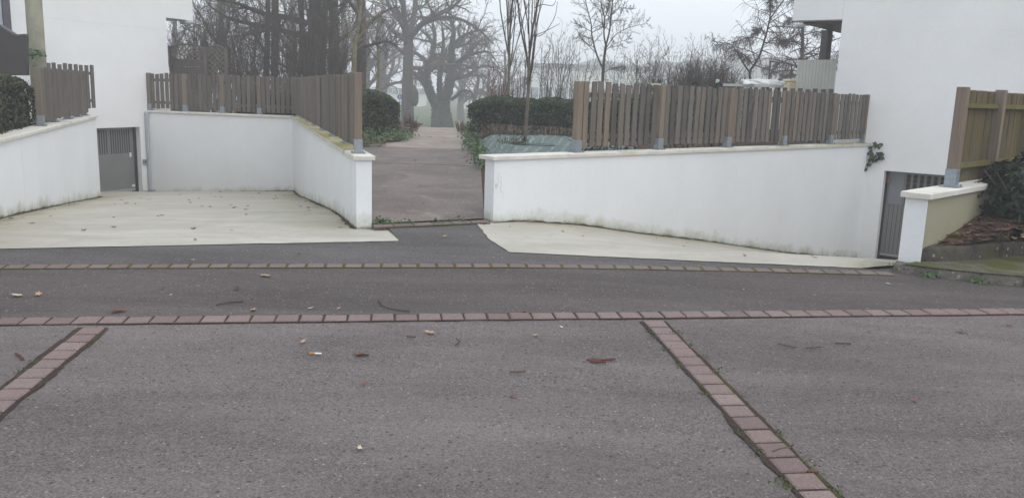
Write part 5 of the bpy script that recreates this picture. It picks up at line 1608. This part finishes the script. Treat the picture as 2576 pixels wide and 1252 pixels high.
# ------------------------------------------------------------------ things beyond
def building(name, xa, xb, ytop, Y, label, rows, cols, ww_, wh):
    a, b = at(xa, ytop, Y), at(xb, ytop, Y)
    zb_ = -3.0; root = empty(name, (a.x, Y, zb_)); tag(root, label, 'building')
    W, H = b.x - a.x, (a.z + b.z) / 2 - zb_
    MB().box((0, 0, 0), (W, 9, H)).build('wall', MAT['pale_building'], root)
    m_ = MB(); m_.add([(-.3, -.3, H), (W + .3, -.3, H), (W + .3, 9.3, H), (-.3, 9.3, H), (-.3, 4.5, H + .9), (W + .3, 4.5, H + .9)], [(0, 1, 5, 4), (2, 3, 4, 5), (0, 4, 3), (1, 2, 5)]); m_.build('roof', MAT['hill'], root)
    for r_ in range(rows):
        for c_ in range(cols):
            x = W * (c_ + .5) / cols; z = 3.4 + r_ * 2.6
            wn = MB().box((x - ww_ / 2 - .08, -.05, z - .08), (x + ww_ / 2 + .08, -.003, z + wh + .08)).build('window', MAT['white'], root)
            MB().box((x - ww_ / 2, -.08, z), (x + ww_ / 2, -.053, z + wh)).build('pane', MAT['pane'], wn)
building('pale_building', 1325, 1640, 174, 150, 'long pale building fading in fog behind the shrubs', 1, 9, 2.0, 2.0)
building('pale_building', 1150, 1215, 240, 150, 'low pale building in fog beyond the old tree', 1, 3, 1.0, .8)
building('pale_building', 930, 1060, 234, 155, 'pale building in fog behind the burl tree', 1, 5, 1.0, .8)
# blue round sign by the burl tree
q = at(1006, 244, 56)
sg = empty('path_sign', (q.x, q.y, -1.5)); tag(sg, 'round blue sign half hidden by the burl tree', 'sign')
m_ = MB(); m_.tube([(0, 0, -.3), (0, 0, q.z + 1.75)], .03, 8); m_.build('post', MAT['galv'], sg)
m_ = MB(); m_.tube([(0, -.035, q.z + 1.5), (0, -.05, q.z + 1.5)], .17, 20); m_.build('disc', MAT['signblue'], sg)
m_ = MB(); m_.box((-.02, -.058, q.z + 1.4), (.03, -.052, q.z + 1.55)); m_.box((-.045, -.058, q.z + 1.555), (.01, -.052, q.z + 1.6)); m_.build('pictogram', MAT['white'], sg)

# terrace by the right house
q = at(2074, 150, 17.2); MBc = MB(); MBc.box((-.065, -.085, 0), (.065, .085, 3.0 - .7)); MBc.box((-.10, -.10, 0), (.10, .10, .03))
o = MBc.build('terrace_post', MAT['brownmetal']); o.location = (q.x, q.y, .70); o.rotation_euler.z = .5; tag(o, 'dark brown post holding up the overhang of the right house', 'post')
a, b = at(2007, 152, 16.6), at(2106, 150, 16.0)
fr_ = empty('frosted_screen', (a.x, a.y, .72)); tag(fr_, 'pale frosted panel beside the right house, above the fence', 'screen')
e = Vector((b.x - a.x, b.y - a.y, 0)); l_ = e.length; e.normalize(); nn = Vector((-e.y, e.x, 0)); hh_ = (a.z + b.z) / 2 - .72
k = 12
for i in range(k):
    m_ = MB(); m_.frame((0, 0, 0), e, nn, (0, 0, 1), (l_ * i / k + .003, -.006, .05), (l_ * (i + 1) / k - .003, .006, hh_)); m_.build('ribbed_strip', MAT['frosted'], fr_)
m_ = MB(); m_.frame((0, 0, 0), e, nn, (0, 0, 1), (0, -.014, 0), (l_, .014, .048)); m_.build('base_rail', MAT['galv'], fr_)
a, b = at(1980, 199, 16.9), at(2032, 199, 16.9)
bx_ = empty('storage_box', (a.x, a.y, .72)); tag(bx_, 'cream plastic storage box by the frosted panel', 'box')
MB().bevbox((0, 0, 0), (1, 0, 0), (0, 1, 0), (0, 0, 1), (0, -.2, 0), (b.x - a.x, .2, a.z - .72 - .05), .02).build('body', MAT['cream'], bx_)
MB().bevbox((0, 0, 0), (1, 0, 0), (0, 1, 0), (0, 0, 1), (-.015, -.215, a.z - .72 - .049), (b.x - a.x + .015, .215, a.z - .72), .015).build('lid', MAT['cream'], bx_)
a, b, c = at(1938, 154, 18.5), at(1992, 163, 18.5), at(1934, 230, 18.5)
m_ = MB(); m_.tube([(c.x, c.y, .7), a], .018, 8); m_.tube([a, b, (b.x + .02, b.y, .7)], .018, 8); m_.tube([(a + (b - a) * .45), (a + (c - a) * .45)], .010, 6)
o = m_.build('metal_frame', MAT['violet']); tag(o, 'thin dark metal frame standing left of the frosted panel', 'frame')
a, b = at(1819, 209, 16.6), at(1936, 214, 15.9)
tb = empty('garden_table', (a.x, a.y, .72)); tag(tb, 'pale grey long table top just above the long fence', 'table')
e = Vector((b.x - a.x, b.y - a.y, 0)); l_ = e.length; e.normalize(); nn = Vector((-e.y, e.x, 0))
zt_ = (a.z + b.z) / 2 - .72
m_ = MB(); m_.frame((0, 0, 0), e, nn, (0, 0, 1), (0, 0, zt_ - .05), (l_, .55, zt_)); m_.build('top', MAT['frosted'], tb)
for s_ in (.06, l_ - .06):
    for t_ in (.05, .5): m_ = MB(); m_.frame((0, 0, 0), e, nn, (0, 0, 1), (s_ - .02, t_ - .02, 0), (s_ + .02, t_ + .02, zt_ - .051)); m_.build('leg', MAT['violet'], tb)
# crumpled white cloth on it
bm = bmesh.new(); bmesh.ops.create_icosphere(bm, subdivisions=4, radius=1)
for v_ in bm.verts:
    n_ = v_.co.copy(); k = 1 + .22 * math.sin(n_.x * 7 + n_.z * 3) * math.cos(n_.y * 6) + .14 * math.sin(n_.x * 15 + n_.y * 9) + .35 * max(0, math.sin((n_.x - .45) * 3.4)) * max(0, n_.z)
    v_.co = Vector((n_.x * .34 * k, n_.y * .18 * k, max(-.02, n_.z * .085 * k)))
me = bpy.data.meshes.new('white_cloth'); bm.to_mesh(me); bm.free(); me.materials.append(MAT['white']); me.polygons.foreach_set('use_smooth', [True] * len(me.polygons))
o = link(bpy.data.objects.new('white_cloth', me)); q = at(1922, 213, 16.1); o.location = (q.x, q.y + .15, q.z + .01); tag(o, 'crumpled white cloth heaped on the pale table top', 'cloth')
# bird feeder and the two dark handles above the fence
q = at(1650, 214, 12.2)
bf_ = empty('bird_feeder', (q.x, q.y, .72)); tag(bf_, 'small wooden bird feeder showing above the long fence', 'bird feeder')
MB().box((-.02, -.02, 0), (.02, .02, q.z - .72)).build('post', MAT['wood_post'], bf_)
MB().box((-.06, -.06, q.z - .72), (.06, .06, q.z - .72 + .02)).build('tray', MAT['cream'], bf_)
for s_ in (-.05, .045): MB().box((s_, -.05, q.z - .72 + .021), (s_ + .015, .05, q.z - .72 + .08)).build('side', MAT['brownmetal'], bf_)
m_ = MB(); m_.add([(-.07, -.06, q.z - .62), (.07, -.06, q.z - .62), (.07, .06, q.z - .62), (-.07, .06, q.z - .62), (-.07, 0, q.z - .60), (.07, 0, q.z - .60)], [(0, 1, 5, 4), (2, 3, 4, 5), (0, 4, 3), (1, 2, 5), (3, 2, 1, 0)]); m_.build('roof', MAT['brownmetal'], bf_)
for x, lab in ((1748, 'dark curved handle above the long fence, left one'), (1808, 'dark curved handle above the long fence, under a pale green knob')):
    q = at(x, 221, 13.0)
    h_ = empty('garden_tool', (q.x, q.y, .74)); tag(h_, lab, 'tool handle')
    arc = [(-.045 * math.cos(t_), 0, q.z - .74 + .075 * math.sin(t_)) for t_ in np.linspace(0, math.pi, 9)]
    m_ = MB(); m_.tube(arc, .009, 6); m_.tube([(-.045, 0, 0), (-.045, 0, q.z - .74)], .009, 6); m_.build('handle', MAT['black'], h_)
    if x > 1800: m_ = MB(); m_.tube([(-.04, 0, q.z - .74 + .075), (-.03, 0, q.z - .74 + .105), (.0, 0, q.z - .74 + .11)], [.02, .03, .015], 8); m_.build('knob', M_plain('pale_green', (.5, .62, .5)), h_)
# lamp tube under the right overhang
q = at(2020, 66, 16.6)
m_ = MB(); m_.tube([(-.16, -.05, 0), (-.1, -.03, .01), (.16, .05, .05)], [.05, .045, .03], 10)
o = m_.build('soffit_lamp', MAT['white'], None, True); o.location = (q.x, q.y, q.z); tag(o, 'white lamp under the overhang of the right house', 'lamp')
q = at(470, 57, 20.6)
m_ = MB(); m_.tube([(-.16, 0, 0), (.1, 0, 0), (.16, 0, .02)], [.045, .05, .03], 10)
o = m_.build('soffit_lamp', MAT['bluegrey'], None, True); o.location = (q.x, q.y, q.z); tag(o, 'grey lamp under the overhang of the left house', 'lamp')

# ------------------------------------------------------------------ litter on the ground
def zground(x, y):
    if y > yfront(x) and x < -1.1 - .0 * y and y > 7.2: return zleft(x, y) + .008
    v = (x - RW0.x) * AXR[1] - (y - RW0.y) * AXR[0]
    if v > 0 and y > 7.3 and x > -.3: return zright(x, y) + .008
    return SL * y + .008

def leaf_mesh(seed, lobes):
    rg = random.Random(seed); n = 18; V = [(0, 0, .004)]
    for i in range(n):
        a = 2 * math.pi * i / n
        rr = (.5 + .16 * math.cos(lobes * a) + rg.uniform(-.06, .06))
        x, y = math.cos(a) * rr, math.sin(a) * rr * .52
        V.append((x, y, .05 + .34 * y * y + .22 * x * x * rg.uniform(.2, 1.2) + rg.uniform(0, .05)))
    F = [(0, 1 + i, 1 + (i + 1) % n) for i in range(n)]
    V += [(.49, 0, .06), (.75, .05, .09), (.75, .075, .09), (.49, .03, .06)]
    F += [(n + 1, n + 2, n + 3, n + 4)]
    return V, F
LM = {}
def dead_leaf(p, size, col, label, group=None, parent=None, rot=None):
    key = (rng.randrange(6), col)
    if key not in LM:
        V, F = leaf_mesh(key[0], [5, 7, 6, 8, 3, 5][key[0]])
        me = bpy.data.meshes.new('fallen_leaf'); me.from_pydata(V, [], F); me.materials.append(MAT['dead_' + col]); LM[key] = me
    o = bpy.data.objects.new('fallen_leaf', LM[key]); o.location = p
    o.scale = (size, size, size); o.rotation_euler = (rng.uniform(-.15, .15), rng.uniform(-.15, .15), rng.uniform(0, 6.28) if rot is None else rot)
    if group: label = {'tan': 'tan ', 'brown': 'brown ', 'red': 'reddish ', 'pale': 'pale ', 'dark': 'dark ', 'white': 'whitish '}[col] + label
    link(o); tag(o, label, 'leaf', group); return o

special = [(667, 697, .12, 'tan', 'curled tan leaf between the two brick bands, left of centre'), (44, 747, .11, 'pale', 'pale tan leaf near the left edge between the brick bands'), (96, 744, .10, 'tan', 'tan leaf second from the left edge between the brick bands'),
           (297, 786, .14, 'red', 'large red-brown lobed leaf just above the near brick band on the left'), (595, 730, .09, 'dark', 'dark shrivelled leaf between the brick bands on the left'), (637, 783, .09, 'tan', 'tan leaf just above the near brick band'),
           (1081, 840, .10, 'tan', 'long tan lobed leaf below the near brick band at the centre'), (905, 895, .10, 'brown', 'curled brown leaf to the right of the cigarette end'), (1320, 788, .10, 'brown', 'brown leaf lying on the near brick band right of centre'),
           (2419, 836, .10, 'brown', 'dark brown curled leaf on the asphalt at the far right'), (2538, 821, .07, 'red', 'small orange-brown leaf at the right edge'), (1412, 826, .045, 'white', 'small whitish scrap below the near brick band'),
           (1119, 597, .09, 'tan', 'tan leaf on the apron in front of the path'), (1394, 729, .07, 'brown', 'small brown leaf between the brick bands right of centre'), (2234, 717, .07, 'pale', 'pale leaf on the pavement near the right kerbs'),
           (763, 863, .075, 'tan', 'small tan leaf above the cigarette end'), (1791, 939, .05, 'red', 'small reddish leaf on the right paver strip')]
for x, y, s, c, lab in special:
    p = gnd(x, y, .010); dead_leaf(p, s * .72, c, lab)
small = [(498, 722, 'tan'), (430, 744, 'pale'), (486, 656, 'pale'), (173, 630, 'dark'), (380, 626, 'tan'), (621, 634, 'pale'), (705, 628, 'pale'), (852, 779, 'tan'), (781, 778, 'pale'), (635, 753, 'red'), (410, 729, 'brown'), (1185, 596, 'tan'), (1174, 623, 'brown'), (1240, 650, 'tan'), (1339, 729, 'tan'), (1535, 796, 'brown'), (1348, 846, 'tan'), (1002, 837, 'brown'), (1042, 917, 'red'), (918, 968, 'red'), (611, 991, 'red'), (2187, 836, 'red'), (2157, 907, 'red'), (2187, 914, 'brown'), (753, 641, 'dark'), (1700, 667, 'brown'), (905, 1131, 'pale'), (1290, 1000, 'red'), (2300, 1010, 'red'), (1000, 720, 'brown'), (1650, 735, 'brown'), (1870, 730, 'pale'), (2050, 745, 'tan')]
for x, y, c in small:
    dead_leaf(gnd(x, y, .009), rng.uniform(.025, .042), c, 'small fallen leaf or scrap on the asphalt', 'small leaves scattered on the asphalt')
r = random.Random(77); cnt = 0
while cnt < 60:
    x, y = r.uniform(-7, -1.6), r.uniform(7.3, 18)
    u, v = (Vector((x, y)) - PIL).dot(Vector((AXL[1], -AXL[0]))), (Vector((x, y)) - WING1).dot(Vector((AXL[1], -AXL[0])))
    if u > -.1 or v < .15 or y < yfront(x) + .1: continue
    dead_leaf((x, y, zleft(x, y) + .012), r.uniform(.03, .075), r.choice(['dark', 'dark', 'brown', 'red']), 'small leaf scattered on the left concrete driveway', 'leaves on the left driveway'); cnt += 1
cnt = 0
while cnt < 22:
    tt, v = r.uniform(-.2, 6), r.uniform(.2, 3.2)
    if tt < redge(v) + .1: continue
    p = RW0 + axr * tt + perp * v
    dead_leaf((p.x, p.y, zright(p.x, p.y) + .012), r.uniform(.025, .055), r.choice(['dark', 'brown', 'tan']), 'small leaf scattered on the right concrete driveway', 'leaves on the right driveway'); cnt += 1
for i in range(70):
    y = r.uniform(17.0, 21.5); x = pathl(y) - abs(r.gauss(0, .22)) + .08
    dead_leaf((x, y, zpath(0, y) + .02), r.uniform(.06, .10), r.choice(['brown', 'red', 'tan']), 'leaf drifted along the left edge of the path', 'leaves along the path edge')
for i in range(18):
    y = r.uniform(9.5, 21); x = r.uniform(pathl(y) + .1, pathx(y) - .1)
    dead_leaf((x, y, zpath(0, y) + .012), r.uniform(.03, .07), r.choice(['brown', 'dark', 'pale', 'tan']), 'small leaf lying on the path', 'leaves on the path')
LV = []; LF = []; kept = 0
for i in range(520):
    d = r.uniform(.25, 2.0); o_ = r.uniform(.02, 1.0); p = KB + hk * d + qk * o_
    if p.y < UK[0][1] + .12: continue
    sz = r.uniform(.05, .085); col = r.choice(['brown', 'brown', 'red', 'red', 'dark', 'tan'])
    if kept < 90:
        dead_leaf((p.x, p.y, zbed(p.x, p.y) + .024), sz, col, 'leaf in the litter under the evergreen bush', 'leaf litter in the bed'); kept += 1
    else:
        V_, F_ = leaf_mesh(i % 6, [5, 7, 6, 8, 3, 5][i % 6]); a = r.uniform(0, 6.28); n0 = len(LV); ca, sa = math.cos(a), math.sin(a); tl = r.uniform(-.25, .25)
        LV += [(p.x + (x * ca - y * sa) * sz, p.y + (x * sa + y * ca) * sz, zbed(p.x, p.y) + .012 + (z + x * tl) * sz) for x, y, z in V_]; LF += [tuple(q + n0 for q in f) for f in F_]
lo = mesh('leaf_litter', LV, LF, M_leaf('litter_leaf', (.06, .04, .03), (.12, .075, .052), (.24, .16, .11), .8, .2))
tag(lo, 'brown leaf litter covering the bed under the evergreen bush', 'leaf litter', kind='stuff')

def twig(pts, rad, label, mat='twig', group=None):
    m_ = MB(); P = [gnd(x, y, .012) for x, y in pts]
    c = P[0].copy(); m_.tube([p - c for p in P], rad, 5)
    o = m_.build('fallen_twig', MAT[mat]); o.location = c; tag(o, label, 'twig', group)
twig([(952, 760), (962, 772), (985, 781), (1030, 787)], .004, 'long curved twig just above the near brick band at the centre')
twig([(545, 771), (575, 764), (612, 762)], .005, 'thin straight twig between the brick bands on the left')
twig([(1476, 908), (1500, 911), (1522, 909), (1548, 907)], .006, 'longest twig of the bunch left of the right paver strip', 'twig_red')
twig([(1484, 912), (1505, 914), (1524, 915)], .006, 'lower twig of the bunch left of the right paver strip', 'twig_red')
twig([(1488, 906), (1510, 910)], .005, 'shortest twig of the bunch left of the right paver strip', 'twig_red')
twig([(1282, 940), (1322, 939)], .004, 'small dark twig below the near band at the centre', 'twig_red')
twig([(1146, 872), (1152, 868), (1156, 862), (1148, 856)], .004, 'hook-shaped twig below the near brick band')
twig([(1410, 783), (1422, 776), (1437, 770)], .003, 'fine pale twig touching the near brick band', 'twig_pale')
twig([(1022, 850), (1046, 852)], .004, 'short dark twig under the tan lobed leaf')
twig([(900, 897), (928, 897)], .006, 'short brown twig under the curled brown leaf')
twig([(1942, 1143), (1960, 1136), (1985, 1132), (1994, 1124)], .007, 'forked brown twig lying across the right paver strip', 'twig')
twig([(1956, 868), (1990, 876), (2004, 878)], .004, 'dark twig in the right bay, left one')
twig([(2028, 879), (2066, 876)], .004, 'dark twig in the right bay, middle one')
twig([(2100, 867), (2140, 868)], .005, 'dark twig in the right bay, right one')
twig([(40, 893), (52, 900), (58, 908)], .007, 'curled brown twig near the left paver strip', 'twig_red')
twig([(2030, 1190), (2058, 1193)], .006, 'reddish twig beside the lower end of the right paver strip', 'twig_red')
# cigarette end
a, b = gnd(779, 893, .013), gnd(809, 894, .013)
cg = empty('cigarette_end', a); tag(cg, 'white and orange cigarette end on the near asphalt', 'cigarette end')
d_ = b - a
MB().tube([(0, 0, 0), d_ * .45], .0055, 8).build('filter', MAT['orange'], cg)
MB().tube([d_ * .452, d_], .0052, 8).build('paper', MAT['white'], cg)

# ------------------------------------------------------------------ fog
hz_m = bpy.data.materials.new('fog'); hz_m.use_nodes = True
t = hz_m.node_tree; t.nodes.clear()
om = t.nodes.new('ShaderNodeOutputMaterial'); pv = t.nodes.new('ShaderNodeVolumePrincipled')
pv.inputs['Color'].default_value = (.97, .98, 1, 1); pv.inputs['Density'].default_value = .005; pv.inputs['Anisotropy'].default_value = .2
t.links.new(pv.outputs[0], om.inputs['Volume'])
hb = MB().box((-205, -45, -4.6), (225, 325, 19)).build('haze', hz_m); tag(hb, 'pale morning fog', 'fog', kind='stuff')
